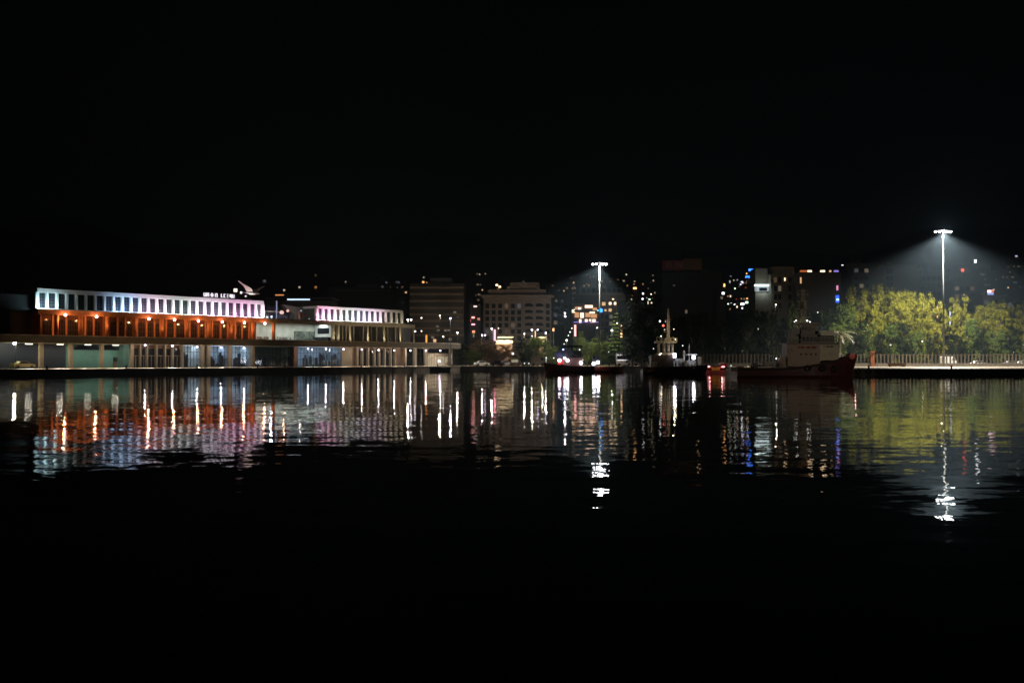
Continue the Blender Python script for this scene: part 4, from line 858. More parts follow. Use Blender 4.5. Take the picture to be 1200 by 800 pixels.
# --- large tug
D = 166; pc = at(929, 440, D); k = D / F
o = empty('tugboat', (pc.x, D, 0), 0, 'large dark red tug with pale superstructure and tall lattice mast, moored right of centre', 'tugboat')
hx = lambda px: (px - 929) * k
hz_ = lambda py, d=D: zat(py, d)
hull_mesh(138 * k, 6.2, hz_(414.5), hz_(431), .6, .85, .55, .9).build('hull', HULLR, o)
rub = MB()
for i in range(13):
    t0, t1 = i / 14, (i + 1) / 14
    f_ = lambda t: (-69 * k + 138 * k * t, -(3.1 * (.85 + .15 * min(1, t / .3)) if t < .3 else 3.1 * (1 - max(0, (t - .55) / .45) ** 2.2 * .97)) - .08, hz_(431) - .25 + (hz_(414.5) - hz_(431)) * max(0, (t - .25) / .75) ** 2)
    rub.cyl(f_(t0), f_(t1), .12, n=6)
rub.build('rubbing_strake', BLACK, o)
SUP = mat('tug_cream_paint', (.27, .19, .145), .5, var=.12); SUPG = mat('tug_shaded_paint', (.13, .1, .08), .5)  # second paint has the upper works' shade in its colour
zd = 1.0
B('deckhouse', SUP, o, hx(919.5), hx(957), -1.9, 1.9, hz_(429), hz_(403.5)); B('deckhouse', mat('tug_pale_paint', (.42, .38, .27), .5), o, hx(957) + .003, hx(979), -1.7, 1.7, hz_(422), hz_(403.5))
B('aft_house', SUP, o, hx(911), hx(919.2), -1.5, 1.5, hz_(431), hz_(419))
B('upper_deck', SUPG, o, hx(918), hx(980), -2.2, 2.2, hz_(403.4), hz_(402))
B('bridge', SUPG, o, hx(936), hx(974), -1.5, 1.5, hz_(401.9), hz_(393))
bw = mat('bridge_window', (.02, .02, .025), .1, var=0); br = None
for px in (939, 943.5, 948, 952.5, 957, 961.5, 966, 970.5): MB().box(-.22, .22, -1.56, -1.501, hz_(399.8), hz_(395)).build('bridge_window', bw, o, (hx(px), 0, 0))
B('bridge_roof', SUPG, o, hx(934), hx(976), -1.8, 1.8, hz_(392.9), hz_(391.8))
aw = MB(); aw.v = [(hx(956), -2.0, hz_(387.5)), (hx(972), -2.0, hz_(387.5)), (hx(976), -2.5, hz_(393.5)), (hx(957), -2.5, hz_(393.5)), (hx(956), -1.9, hz_(387.5)), (hx(972), -1.9, hz_(387.5)), (hx(976), -2.4, hz_(393.5)), (hx(957), -2.4, hz_(393.5))]
aw.f = [(0, 3, 2, 1), (4, 5, 6, 7), (0, 1, 5, 4), (1, 2, 6, 5), (2, 3, 7, 6), (3, 0, 4, 7)]; aw.build('awning', mat('white_canvas', (.85, .82, .75), .7, var=.1), o)
MB().box(hx(957), hx(957) + .06, -2.3, -2.2, hz_(402), hz_(390)).box(hx(975), hx(975) + .06, -2.3, -2.2, hz_(402), hz_(392)).build('awning_post', GMET, o)
fn = MB(); fn.prism([(hx(923), hz_(401.9)), (hx(934), hz_(401.9)), (hx(936), hz_(384.5)), (hx(927), hz_(384.5))], -.9, .9); fn.build('funnel', mat('funnel_grey', (.16, .16, .15), .5), o)
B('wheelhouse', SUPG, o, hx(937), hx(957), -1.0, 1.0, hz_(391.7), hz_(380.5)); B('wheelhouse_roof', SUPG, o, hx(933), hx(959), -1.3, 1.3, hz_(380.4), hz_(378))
for px in (939.5, 943, 947, 951, 955): MB().box(-.18, .18, -1.05, -1.003, hz_(387), hz_(383)).build('wheelhouse_window', bw, o, (hx(px), 0, 0))
ms = MB(); zb_, zt_ = hz_(378), hz_(339)
for s0, s1 in ((-1, -1), (1, -1), (1, 1), (-1, 1)): ms.cyl((hx(941) + s0 * .55, s1 * .5, zb_), (hx(941) + s0 * .16, s1 * .1, zt_), .09, n=5)
for i in range(12):
    t = i / 12; t2 = (i + 1) / 12; r0, r1 = .55 - .43 * t, .55 - .43 * t2
    z0_, z1_ = zb_ + (zt_ - zb_) * t, zb_ + (zt_ - zb_) * t2
    ms.cyl((hx(941) - r0, -r0 * .9, z0_), (hx(941) + r1, -r1 * .9, z1_), .06, n=4).cyl((hx(941) - r0, -r0 * .9, z0_), (hx(941) + r0, -r0 * .9, z0_), .06, n=4)
for py, wd in ((372, 1.3), (362, 1.1), (353, .95), (345, .8), (341, .6)): ms.box(hx(941) - wd, hx(941) + wd, -.3, .3, hz_(py), hz_(py) + .08)
for px, py in ((935, 345), (947, 346), (937, 356), (945, 357), (941, 349)): ms.cyl((hx(px), 0, hz_(py + 2)), (hx(px), 0, hz_(py - 3)), .12, n=6)
ms.build('mast', mat('mast_paint', (.33, .3, .24), .5), o)
MB().cyl((hx(942), -.4, hz_(362)), (hx(942), -.4, hz_(353)), .5, .3, n=10).build('radar_dome', mat('mast_paint', (.33, .3, .24)), o)
for px, py, s_ in ((931.5, 375.8, .11), (944.5, 376, .12), (947.5, 377.3, .09), (929.5, 377.2, .07)): MB().ball((0, 0, 0), s_).build('deck_lamp', emis('tug_lamp', (1, .95, .85), 4), o, (hx(px), -.9, hz_(py)))
# name lettering (dark red, illegible) and portholes
mb = MB(); glyphs(mb, hx(932), .34, 8, .3, .09, hz_(408.3), -1.96, -1.905, random.Random(12), .11); mb.build('name_lettering', mat('lettering_red', (.25, .01, .01), var=0), o)
mb = MB(); glyphs(mb, hx(961.5), .26, 7, .2, .06, hz_(407), -1.76, -1.705, random.Random(5), .06); mb.build('name_lettering', mat('lettering_black', (.03, .03, .03), var=0), o)
for px in (935, 941, 946.5, 952): MB().cyl((hx(px), -1.97, hz_(415)), (hx(px), -1.905, hz_(415)), .15, n=12).build('porthole', bw, o)
gr = MB()
for i in range(30): x = hx(880 + i * 1.3); gr.cyl((x, -2.6, hz_(431) - .1), (x, -2.6, hz_(424.5)), .025, n=4)
gr.build('aft_railing', GMET, o)
cr = MB().cyl((hx(905), 0, hz_(430)), (hx(907), 0, hz_(406)), .12).cyl((hx(911), 0, hz_(430)), (hx(911), 0, hz_(407)), .1).cyl((hx(900), 0, hz_(408)), (hx(912), 0, hz_(406.5)), .09).box(hx(895), hx(914), -.6, .6, hz_(430), hz_(424)); cr.build('towing_gear', mat('grey_gear', (.35, .33, .3)), o)
MB().ball((0, 0, 0), .1).build('deck_lamp', emis('tug_lamp', (1, .95, .85), 4), o, (hx(908.5), -.7, hz_(420)))
rg = MB()
for a_, b_ in (((941, 341), (990, 414)), ((941, 352), (925, 386)), ((941, 345), (908, 407)), ((941, 356), (975, 391))): rg.cyl((hx(a_[0]), 0, hz_(a_[1])), (hx(b_[0]), 0, hz_(b_[1])), .025, n=4)
rg.build('rigging', DMET, o)
rl = MB()
for i in range(22):
    x = hx(920 + i * 2.8); rl.cyl((x, -2.15, hz_(401.9)), (x, -2.15, hz_(397.5)), .025, n=4)
rl.cyl((hx(920), -2.15, hz_(397.5)), (hx(979), -2.15, hz_(397.5)), .03, n=4).cyl((hx(920), -2.15, hz_(399.6)), (hx(979), -2.15, hz_(399.6)), .02, n=4); rl.build('deck_railing', GMET, o)
for px in (923,): 
    lb_ = MB(); 
    for i in range(12):
        a0, a1 = 2 * math.pi * i / 12, 2 * math.pi * (i + 1) / 12; lb_.cyl((.3 * math.cos(a0), 0, .3 * math.sin(a0)), (.3 * math.cos(a1), 0, .3 * math.sin(a1)), .08, n=6)
    lb_.build('lifebuoy', mat('lifebuoy_white', (.5, .42, .38), var=0), o, (hx(px), -2.0, hz_(411)))
B('deck_locker', mat('grey_gear', (.35, .33, .3)), o, hx(890), hx(894), -.8, .8, hz_(430), hz_(427)); MB().cyl((hx(884), -1, hz_(428.5)), (hx(884), 1, hz_(428.5)), .45, n=12).build('winch_drum', DMET, o)
mb = MB().cyl((0, -1.0, 0), (0, 1.0, 0), .5, n=14); fd = mb.build('bow_fender', mat('bright_red_fender', (.25, .03, .02), .5), o, (hx(996.5), 0, hz_(417.5)))
light('POINT', o, (hx(998), -1.8, hz_(414)), 9, (1, .5, .4), .1); pass
for px in (940, 958, 975): tyre(o, hx(px), -3.25, hz_(431), .42)

# --- second tug with a tall pole mast
D = 206; k = D / F; pc = at(789, 438, D); ox = lambda px: (px - 789) * k; oz = lambda py: zat(py, D)
o = empty('tugboat', (pc.x, D, 0), 0, 'dark tug with beige mast tower and two white floodlights before the dark trees', 'tugboat')
hm2 = hull_mesh(74 * k, 5.2, oz(427.5), oz(430), .5, .85, .45, .6); hm2.build('hull', mat('brown_black_hull', (.09, .032, .022), .5), o)
for a_, b_ in ((757, 768), (795, 806)): B('yellow_hull_mark', mat('old_yellow', (.22, .14, .04)), o, ox(a_), ox(b_), -2.75, -2.6, .35, .85)
BG = mat('tower_beige', (.5, .43, .3), .5)
B('deckhouse', mat('deck_brown', (.05, .033, .026), .5), o, ox(762), ox(788), -1.6, 1.6, oz(430), oz(416))
tw = MB()
for px in (771, 777.5, 782.5, 787):
    tw.box(ox(px), ox(px) + .28, -1.1, -.85, oz(416.5), oz(401)); tw.box(ox(px), ox(px) + .28, .85, 1.1, oz(416.5), oz(401))
tw.box(ox(770), ox(788), -1.3, 1.3, oz(415.3), oz(413.5)); tw.build('tower_frame', BG, o)
B('tower_platform', BG, o, ox(768), ox(792.5), -1.4, 1.4, oz(402), oz(399.6)); tr = MB()
for px in (768.5, 772, 776, 780, 784, 788, 792): tr.box(ox(px), ox(px) + .08, -1.38, -1.3, oz(399.5), oz(395.5))
tr.box(ox(768.5), ox(774), -1.39, -1.29, oz(395.4), oz(394.8)).box(ox(786), ox(792.4), -1.39, -1.29, oz(396.4), oz(395.8)); tr.build('platform_railing', BG, o)
MB().box(ox(781.4), ox(785.2), -.3, .3, oz(399.6), oz(374), .05).box(ox(782), ox(784.6), -.22, .22, oz(373.9), oz(361.5), .07).box(ox(779), ox(787), -.1, .1, oz(374.5), oz(374)).box(ox(778), ox(785), -.1, .1, oz(389), oz(388.4)).box(ox(775), ox(776), -.1, .1, oz(399.6), oz(393)).box(ox(788.5), ox(789.3), -.1, .1, oz(399.6), oz(394.5)).box(ox(779), ox(781.9), -.2, .2, oz(399.6), oz(396)).box(ox(784.7), ox(787), -.2, .2, oz(399.6), oz(395.2)).build('mast', BG, o)
for px, py, r_2, col, kk in ((772.5, 376.5, .16, (.95, 1, 1), 5), (776.4, 381.6, .24, (1, .15, .08), 2.5), (779, 377, .13, (.9, .85, .7), .6), (778, 386.3, .15, (.9, .85, .7), .7), (773.8, 394, .12, (1, 1, .9), 2.5), (765, 408.5, .12, (1, 1, .9), 1.2), (772.3, 415.2, .18, (1, .95, .95), 5), (799, 405, .12, (.9, 1, .95), 2)):
    n_m = 'mast_lamp' if py < 400 else 'deck_lamp'; bb = MB().ball((0, 0, 0), r_2).build(n_m, emis('tl_%d' % int(px * 10), col, kk), o, (ox(px), -1.2, oz(py)))
for px, py, s_ in ((789, 417, .55), (811, 419, .42)):
    hd = MB().box(-.3, .3, -.15, .2, -.2, .2).build('floodlight', DMET, o, (ox(px), -1.6, oz(py))); MB().box(-.26, .26, -.32, -.153, -.3, s_ * .9).build('floodlight_lens', emis('boat_flood', (.86, .86, 1), 20), hd)
    light('POINT', hd, (-.2, -.9, .2), 32, (.95, .93, 1), .15)
for px, py, pw in ((773, 414, 10), (789.5, 398, 26)):
    sl_ = MB().ball((0, 0, 0), .12).build('deck_lamp', emis('added_amber_lamp', (1, .8, .5), 2.5), o, (ox(px), -2.2, oz(py))); light('POINT', sl_, (0, -.3, 0), pw, (1, .8, .5), .12)  # added amber lamps brighten the tower frame
light('POINT', MB().ball((0, 0, 0), .1).build('mast_lamp', emis('added_amber_lamp', (1, .8, .5), 2.5), o, (ox(788), -2.0, oz(386))), (0, -.3, 0), 60, (1, .82, .55), .12)  # added lamp brightens the mast
dg = random.Random(8)
for i in range(16):
    px = dg.uniform(786, 812); hh_ = dg.uniform(.3, 1.5); wq = dg.uniform(.12, .5); B('deck_gear', [LAMPW, mat('cool_grey', (.4, .4, .42), .5), BG, DMET][i % 4], o, ox(px), ox(px) + wq, -1.9 + i * .01, -1.5, oz(429) + .01, oz(429) + hh_)
B('winch_house', mat('cool_grey', (.4, .4, .42), .5), o, ox(790), ox(800), -1, 1, oz(429), oz(420)); B('vent', LAMPW, o, ox(801), ox(802.6), -.2, .2, oz(429), oz(410.5))
MB().cyl((ox(807.6), 0, oz(429)), (ox(807.8), 0, oz(402.5)), .22, .05).build('signal_mast', LAMPW, o); B('aft_cabin', mat('cool_grey', (.4, .4, .42)), o, ox(804), ox(815), -1, 1, oz(429), oz(422.5)); B('cabin_roof', LAMPW, o, ox(803), ox(816), -1.2, 1.2, oz(416), oz(414.8)); 
bf = MB(); bf.prism([(ox(816.5), oz(418)), (ox(821.5), oz(418)), (ox(820.5), oz(428)), (ox(818), oz(428))], -.6, .6); bf.build('bow_post', BG, o)
gr = MB()
for i in range(10): gr.box(ox(757 + i * 1.7), ox(757 + i * 1.7) + .12, -2.3, -2.2, oz(429.5), oz(423.5))
gr.build('side_railing', BG, o)
for px in (768, 778, 810): tyre(o, ox(px), -2.75, .8, .38)

# --- red inflatable seen end on, with yellow transom
D = 214; k = D / F; pc = at(835, 437, D); ox = lambda px: (px - 835) * k; oz = lambda py: zat(py, D)
o = empty('motorboat', (pc.x, D, 0), 0, 'low red boat seen end on with a yellow middle and two pink lit quarters', 'boat')
mb = MB(); mb.loft([[(ox(822), y, z), (ox(848), y, z), (ox(846), y, -.3), (ox(824), y, -.3)] for y, z in ((-2.5, .75), (0, .9), (3.5, 1.1))]); mb.build('hull', REDP, o)
MB().cyl((ox(822), -2.4, oz(429)), (ox(833), -2.4, oz(431.5)), .45, n=10).cyl((ox(849), -2.4, oz(428)), (ox(838), -2.4, oz(431.5)), .45, n=10).build('side_tube', REDP, o)
B('transom', YEL, o, ox(831), ox(840), -2.95, -2.6, oz(434), oz(430.3)); B('transom_band', REDP, o, ox(831), ox(840), -2.97, -2.6, oz(437), oz(434.3))
for px, py in ((827, 429.3), (844, 429.5)): MB().ball((0, 0, 0), .25, (1.6, 1, .7)).build('stern_lamp', emis('pink_stern', (1, .45, .5), 2.4), o, (ox(px), -2.95, oz(py)))
light('POINT', o, (ox(828), -3.6, oz(428)), 16, (1, .35, .3), .1); light('POINT', o, (ox(842), -3.6, oz(428)), 16, (1, .45, .35), .1)
B('engine_cover', mat('pale_engine', (.5, .4, .38)), o, ox(842), ox(847), -1.5, -.5, 1.0, oz(424.5))
# --- two more small boats
def small_boat(px0, px1, D, label, hullm, cabm, cabh=1.1, lamp=None, name='motorboat', flip=1, cab=(.15, .55), sheer=(1.0, .7)):
    k = D / F; pm = (px0 + px1) / 2; p = at(pm, 430, D); L = (px1 - px0) * k
    o = empty(name, (p.x, D, 0), 0 if flip > 0 else math.pi, label, 'boat')
    hull_mesh(L, L * .3, sheer[0], sheer[1], .3, .8, .2, .3).build('hull', hullm, o)
    a, b_ = -L / 2 + L * cab[0], -L / 2 + L * cab[1]; h0 = sheer[1] - .2
    B('cabin', cabm, o, a, b_, -L * .1, L * .1, h0, h0 + cabh); B('cabin_roof', cabm, o, a - .1, b_ + .1, -L * .1 - .1, L * .1 + .1, h0 + cabh + .003, h0 + cabh + .09)
    for s_ in (-1, 1): MB().box(a + .15, b_ - .15, s_ * (L * .1 + .02) - .015, s_ * (L * .1 + .02) + .015, h0 + cabh * .5, h0 + cabh * .85).build('cabin_window', DARKG, o)
    rl = MB()
    for i in range(6): x = b_ + (L / 2 - b_) * (i / 6) * .8 + .2; rl.cyl((x, -L * .1, sheer[1] - .1), (x, -L * .1, sheer[1] + .6), .03, n=4)
    rl.build('bow_rail', GMET, o)
    if lamp:
        for (x, y, z, col, kk, r_3, pw) in lamp:
            MB().ball((0, 0, 0), r_3).build('deck_lamp', emis('boat_lamp_%d_%d' % (px0, int(x * 10)), col, kk), o, (x, y, z)); 
            if pw: light('POINT', o, (x, y - .5 * flip, z), pw, col, .1)
    return o
small_boat(849, 861, 222, 'small white boat with a dim cabin between the red boat and the large tug', mat('dull_white', (.45, .45, .38)), mat('dull_white', (.45, .45, .38)), .9, [(.2, -.6, 1.6, (.9, 1, .9), .9, .16, 4)])
small_boat(861, 879, 212, 'small dull red boat beside the stern of the large tug', mat('faded_red', (.3, .07, .06)), mat('faded_red', (.3, .07, .06)), .9, [(1.0, -.8, 1.5, (1, .8, .5), .7, .12, 4)])
small_boat(504, 527, 262, 'small dark boat moored against the quay below the terminal end', mat('black_hull', (.01, .01, .012), .5), mat('black_hull', (.01, .01, .012), .5), .35, None, sheer=(.95, .8))
# --- harbour launch with a roofed wheelhouse on the central quay
D = 236; k = D / F; pc = at(668, 436, D); ox = lambda px: (px - 668) * k; oz = lambda py: zat(py, D)
o = empty('tugboat', (pc.x, D, 0), 0, 'small tug with flat roofed dark wheelhouse and blazing white lamps', 'tugboat')
hl = hull_mesh(56 * k, 4.6, oz(424.5), oz(429), .4, .85, .4, .6); q = hl.build('hull', mat('brownish_red_hull', (.045, .014, .012), .5), o); q.scale = (-1, 1, 1)
B('deckhouse', mat('red_brown_cabin', (.09, .04, .035)), o, ox(652), ox(682), -1.2, 1.2, oz(430), oz(419)); B('wheelhouse_roof', mat('black_roof', (.02, .02, .025)), o, ox(657.5), ox(682), -1.5, 1.5, oz(407), oz(404.5)); 
for px in (660, 665, 670, 675, 680):
    for y_ in (-1.3, 1.1): B('wheelhouse_post', mat('black_roof', (.02, .02, .025)), o, ox(px), ox(px) + .18, y_, y_ + .2, oz(419), oz(407.1))
B('wheelhouse', mat('dark_cabin', (.03, .03, .035)), o, ox(661), ox(679), -.9, .9, oz(419), oz(411)); B('blue_screen', BLUEM, o, ox(650), ox(662), -1.0, .6, oz(419), oz(412.5))
MB().cyl((ox(671), 0, oz(404.4)), (ox(671), 0, oz(398)), .06).build('aerial', GMET, o)
B('deck_block', REDP, o, ox(653), ox(660), -1.6, -1.25, oz(427), oz(421.5))
for i, (px, py, r_2, col, kk, pw) in enumerate(((655.2, 422.2, .36, (1, .88, .95), 22, 90), (661.3, 419.5, .26, (.8, .85, 1), 22, 60), (664.6, 422.3, .34, (.9, .9, 1), 22, 90), (659.6, 409.6, .18, (.5, .5, 1), 5, 0), (648.5, 419.5, .12, (1, 1, .9), 2.5, 0), (678.7, 409.8, .13, (.9, 1, .95), 3, 0), (680.3, 425, .36, (.95, .92, 1), 22, 90))):
    MB().ball((0, 0, 0), r_2).build('deck_lamp', emis('launch_lamp_%d' % i, col, kk), o, (ox(px), -2.0, oz(py)))
    if pw: light('POINT', o, (ox(px), -2.9, oz(py)), pw * .12, (.95, .9, 1), .15)
D = 240; k = D / F; pc = at(710, 436, D); ox = lambda px: (px - 710) * k; oz = lambda py: zat(py, D)
o = empty('workboat', (pc.x, D, 0), 0, 'low red workboat with two blazing white lamps moored beneath the central mast', 'boat')
hull_mesh(40 * k, 3.4, oz(428.5), oz(430), .3, .85, .2, .3).build('hull', mat('dull_red_hull', (.1, .012, .01), .5), o); B('wheelhouse', DMET, o, ox(694), ox(703), -.9, .9, oz(431), oz(417)); B('wheelhouse_roof', DMET, o, ox(693), ox(704), -1.1, 1.1, oz(416.9), oz(416)); B('window', DARKG, o, ox(695), ox(702), -.96, -.903, oz(422), oz(418.5))
B('orange_gunwale', mat('orange_rubber', (.5, .2, .08)), o, ox(699), ox(727), -1.75, -1.5, oz(430), oz(428.8))
for i, (px, py, r_2) in enumerate(((695, 426, .36), (700, 424.4, .36))):
    MB().ball((0, 0, 0), r_2).build('deck_lamp', emis('launch_lamp_9', (.86, .88, 1), 22), o, (ox(px), -1.6, oz(py))); light('POINT', o, (ox(px) + .3, -2.6, oz(py)), 35, (1, .9, .85), .15)

# ================================================================== vehicles and small things on the quays
def car(px, D, label, col, rz=0.0, group=None, lamps=None, size=1.0, name='parked_car'):
    p = at(px, 428, D); o = empty(name, (p.x, D, GZ + .006), rz, label, 'car', group); L = 4.2 * size
    m_ = MB(); prof = [(-L / 2, .3), (-L / 2, .8), (-L * .42, .92), (-L * .3, 1.0), (-L * .2, 1.42), (L * .12, 1.45), (L * .26, .98), (L * .46, .82), (L / 2, .6), (L / 2, .3)]
    m_.prism(prof, -.85, .85); m_.build('body', col, o)
    MB().prism([(-L * .26, 1.02), (-L * .185, 1.37), (L * .1, 1.39), (L * .21, 1.0)], -.87, .87).build('side_window', DARKG, o)
    for x in (-L * .3, L * .3):
        for y in (-.8, .8): MB().cyl((x, y - .1, .32), (x, y + .1, .32), .32, n=14).build('wheel', BLACK, o)
    for y in (-.6, .6): MB().box(L / 2 - .02, L / 2 + .03, y - .15, y + .15, .6, .75).build('headlight', emis('headlight', (1, .97, .9), lamps) if lamps else LAMPW, o)
    return o
WC = mat('white_car_paint', (.75, .75, .73), .3, var=0); BC = mat('black_car_paint', (.02, .02, .025), .3, var=0); SC = mat('silver_car_paint', (.4, .4, .42), .3, .3, var=0)
car(564.5, 281, 'small white car parked on the central quay below the brownish tree', WC, math.pi * .1)
car(583, 283, 'black car parked left of the quay kiosk', BC); car(592, 286, 'dark car parked right beside the quay kiosk', SC, .3)
car(617, 283, 'dark car with one lit lamp right of the kiosk', BC, -math.pi / 2, None, 3)
car(1146, 266, 'white car behind the railing under the right hand lit trees', WC, .2); car(1184, 268, 'silver car behind the railing near the right edge', SC, 0.1); car(750, 282, 'silver car parked left of the beige masted tug', SC); car(1199, 271, 'white car at the right picture edge behind the railing', WC)
# parked van on the right
def van(px, D, label, m_, L, H, stripes=False, name='parked_van', cat='van'):
    p = at(px, 428, D); o = empty(name, (p.x, D, GZ + .006), 0, label, cat)
    b_ = MB(); b_.prism([(-L / 2, .4), (-L / 2, H - .1), (-L / 2 + .1, H), (L * .36, H), (L * .44, H * .62), (L / 2, H * .5), (L / 2, .4)], -1, 1); b_.build('body', m_, o)
    MB().prism([(L * .2, H * .58), (L * .2, H * .86), (L * .355, H * .86), (L * .42, H * .6)], -1.02, 1.02).build('cab_window', DARKG, o)
    for x in (-L * .32, L * .32):
        for y in (-.9, .9): MB().cyl((x, y - .12, .4), (x, y + .12, .4), .4, n=14).build('wheel', BLACK, o)
    if stripes:
        B('window_band', DARKG, o, -L / 2 + .2, L * .18, -1.03, -1.003, H * .5, H * .78)
        for za, zb2 in ((.42, .49), (.82, .88)): B('light_strip', emis('coach_stripe_glow', (.95, .88, 1), 1.1), o, -L / 2 + .1, L * .3, -1.05, -1.003, H * za, H * zb2)  # added glow brightens the coach's white stripes
    return o
van(1111, 262, 'white van at the foot of the right light mast', WC, 3.6, 2.6); van(731, 281, 'white coach with a dark window band below the black evergreen', mat('coach_white', (.85, .85, .9), .35, var=0), 4.2, 3.6, True, 'parked_coach', 'coach')
van(630.5, 281, 'grey box truck parked left of the avenue end', mat('truck_grey', (.2, .19, .18), .6), 4.0, 2.7, False, 'box_truck', 'truck')
light('POINT', empty('bollard_light', tuple(at(640, 422, 279)), 0, 'small white lit bollard beside the grey box truck', 'bollard light'), (0, 0, 0), 40, (1, .95, .9), .1)
bo = [q for q in COL.objects if q.name == 'bollard_light'][0]; MB().cyl((0, .1, -(bo.location.z - GZ)), (0, .1, .5), .15).build('post', LAMPW, bo); MB().ball((0, 0, .7), .22).build('lamp_head', emis('bollard_head', (.9, .95, 1), 1.2), bo)
# kiosk
p = at(603.5, 428, 282); o = empty('kiosk', (p.x, 282, GZ + .006), 0, 'small kiosk with a pale lit sign panel and white globe above it', 'kiosk'); B('body', mat('kiosk_wall', (.16, .13, .1)), o, -1.4, 1.4, 0, 2, 0, 2.2); B('roof', GREY, o, -1.6, 1.6, -.3, 2.2, 2.203, 2.35); B('sign_panel', emis('kiosk_panel', (.8, .72, .5), .35), o, -1.0, .9, -.06, -.003, 1.0, 1.8); MB().cyl((-.6, .5, 2.35), (-.6, .5, 3.2), .06).build('globe_post', DMET, o); MB().ball((-.6, .4, 3.45), .32).build('globe', emis('kiosk_globe', (1, .98, .92), 1.6), o)
p = at(1051, 428, 246); o = empty('cargo_crate', (p.x, 246, GZ + .006), 0, 'low dark brown crate on the right quay in front of the railing', 'crate'); B('box', WOOD, o, -2.0, 2.0, -.6, .6, .1, .8); B('lid', WOOD, o, -2.1, 2.1, -.7, .7, .803, .9); MB().box(-1.8, -1.6, -.6, .6, 0, .098).box(1.6, 1.8, -.6, .6, 0, .098).build('skid', WOOD, o)
# white car under the deck at far left, yellowish light put into its paint
lc = P0 + U * tx(27, -1.5) + N * -1.5; o = empty('parked_car', (lc.x, lc.y, G), RZ, 'yellowish lit car parked under the left end of the deck', 'car'); MB().prism([(-2.1, .3), (-2.1, .85), (-1.3, .95), (-.8, 1.4), (.5, 1.4), (1.1, .95), (2.0, .8), (2.1, .3)], -.8, .8).build('body', mat('yellow_lit_car_paint', (.6, .58, .35), .35, var=0), o); MB().prism([(-1.1, .98), (-.75, 1.33), (.45, 1.33), (.95, .98)], -.82, .82).build('side_window', DARKG, o)
for x in (-1.3, 1.3): MB().cyl((x, -.85, .3), (x, -.65, .3), .3, n=12).build('wheel', BLACK, o)
# bollards on the left quay edge
def bollard(pos, label, group):
    o = empty('mooring_bollard', tuple(pos), 0, label, 'bollard', group); MB().cyl((0, 0, 0), (0, 0, .45), .17, .15, 10).build('post', BLACK, o); MB().cyl((0, 0, .453), (0, 0, .62), .26, .2, 10).build('head', BLACK, o)
for px, lb in ((55, 'left end of the terminal quay'), (148, 'edge below the teal wall end'), (231, 'edge before the first lit shop'), (302, 'edge before the dark glazed bay'), (367, 'edge before the blue glazed hall'), (423.5, 'edge before the row of pale door piers'), (474, 'edge before the teal glass'), (513, 'edge near the terminal end')):
    y = QN + .5; q = P0 + U * tx(px, y) + N * y; bollard((q.x, q.y, G + .003), 'black mooring bollard at the ' + lb, 'bollards on the terminal quay edge')
for px in (1018, 1115): q = at(px, 430, 188.7); bollard((q.x, q.y, G + .003), 'black mooring bollard on the right quay edge, %s' % ('near the tug bow' if px < 1100 else 'below the white van'), 'bollards on the right quay edge')
# tyre fenders on the quay walls
def fender(pos, rz, label, group, r=.42):
    o = tyre(None, 0, 0, 0, r); o.location = pos; o.rotation_euler = (0, 0, rz); tag(o, label, 'fender', group); return o
f0 = None
for i, px in enumerate(range(1006, 1200, 12)):
    q = at(px, 432, 187.66)
    if f0 is None: f0 = fender((q.x, q.y, .72), 0, 'black tyre fender hung on the right quay wall', 'tyre fenders on the right quay wall')
    else: c2 = f0.copy(); COL.objects.link(c2); c2.location = (q.x, q.y, .72)
for i, (px, lb) in enumerate(((382, 'blue glazed hall'), (434.5, 'pale door piers'), (462, 'brown wall bay'), (485, 'teal glass bay'))):
    y = QN - .35; q = P0 + U * tx(px, y) + N * y; fender((q.x, q.y, .6), RZ, 'tyre fender on the quay wall below the ' + lb, 'tyre fenders below the terminal', .5)
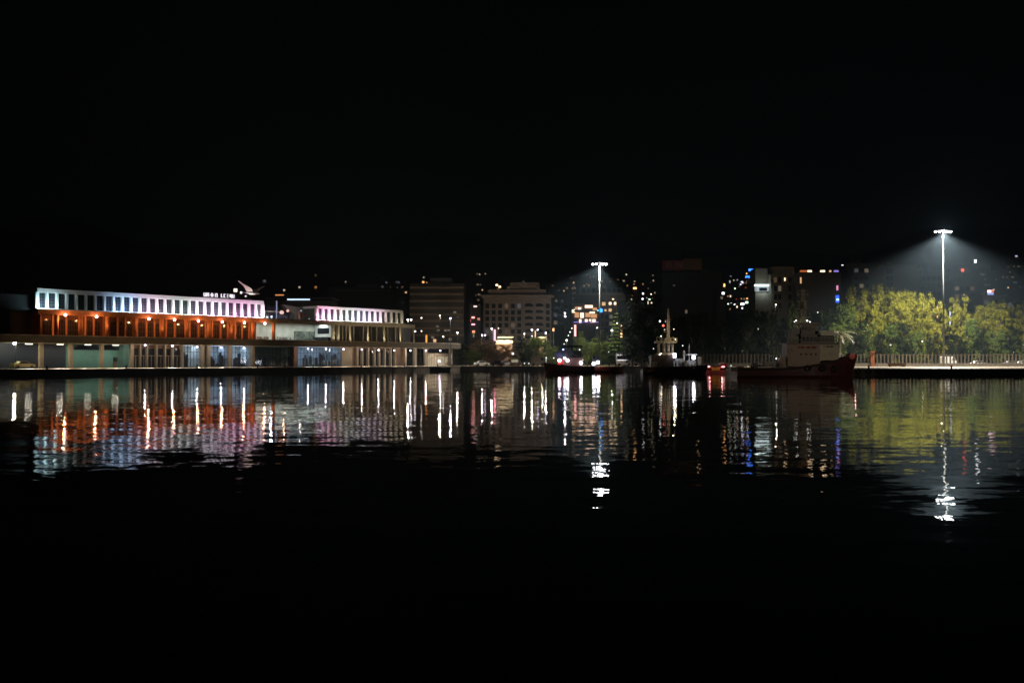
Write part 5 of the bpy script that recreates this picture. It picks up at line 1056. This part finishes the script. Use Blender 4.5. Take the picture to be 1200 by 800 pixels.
# restaurant furniture on the lit bay
rr = random.Random(4)
for i, px in enumerate((306, 311, 315.5, 329, 334, 342, 371, 377, 383)):
    q = P0 + U * tx(px, 1.2) + N * (1.2 + (i % 3) * .9); o = empty('restaurant_table', (q.x, q.y, Z2 + .004), RZ, 'restaurant table in the bright open bay of the terminal gallery', 'table', 'tables in the bright gallery bay')
    MB().cyl((0, 0, .72), (0, 0, .76), .45, n=14).build('tabletop', WHITE if i % 2 else WOOD, o); MB().cyl((0, 0, 0), (0, 0, .717), .05, n=6).build('leg', DMET, o)
    for j, sx_ in enumerate((-1, 1)):
        q2 = q + U * (.85 * sx_); ch = empty('restaurant_chair', (q2.x, q2.y, Z2 + .004), RZ, 'restaurant chair in the bright open bay of the terminal gallery', 'chair', 'chairs in the bright gallery bay')
        MB().box(-.22, .22, -.22, .22, .42, .47).build('seat', DMET if px > 365 else mat('chair_cloth', (.3, .28, .26)), ch); MB().box(.18 * sx_ - .03, .18 * sx_ + .03, -.22, .22, .473, .95).build('backrest', DMET if px > 365 else mat('chair_cloth', (.3, .28, .26)), ch)
        lg = MB()
        for a in (-.18, .18):
            for b_ in (-.18, .18): lg.box(a - .02, a + .02, b_ - .02, b_ + .02, 0, .417)
        lg.build('frame', DMET, ch)

# ================================================================== labels of look-alikes: say which one by its order
ORD = ['first', 'second', 'third', 'fourth', 'fifth', 'sixth', 'seventh', 'eighth', 'ninth', 'tenth', 'eleventh', 'twelfth', 'thirteenth', 'fourteenth', 'fifteenth', 'sixteenth', 'seventeenth', 'eighteenth', 'nineteenth', 'twentieth', 'twenty-first', 'twenty-second', 'twenty-third', 'twenty-fourth', 'twenty-fifth', 'twenty-sixth', 'twenty-seventh', 'twenty-eighth', 'twenty-ninth', 'thirtieth']
GR = {}
for q in S.objects:
    if q.parent is None and q.get('group') and q.get('category'): GR.setdefault((q['group'], q['label']), []).append(q)
for (g, lb), L_ in GR.items():
    if len(L_) < 2: continue
    L_.sort(key=lambda q: q.location.x / q.location.y)
    for i, q in enumerate(L_): q['label'] = lb + ', ' + ORD[i] + ' from left'
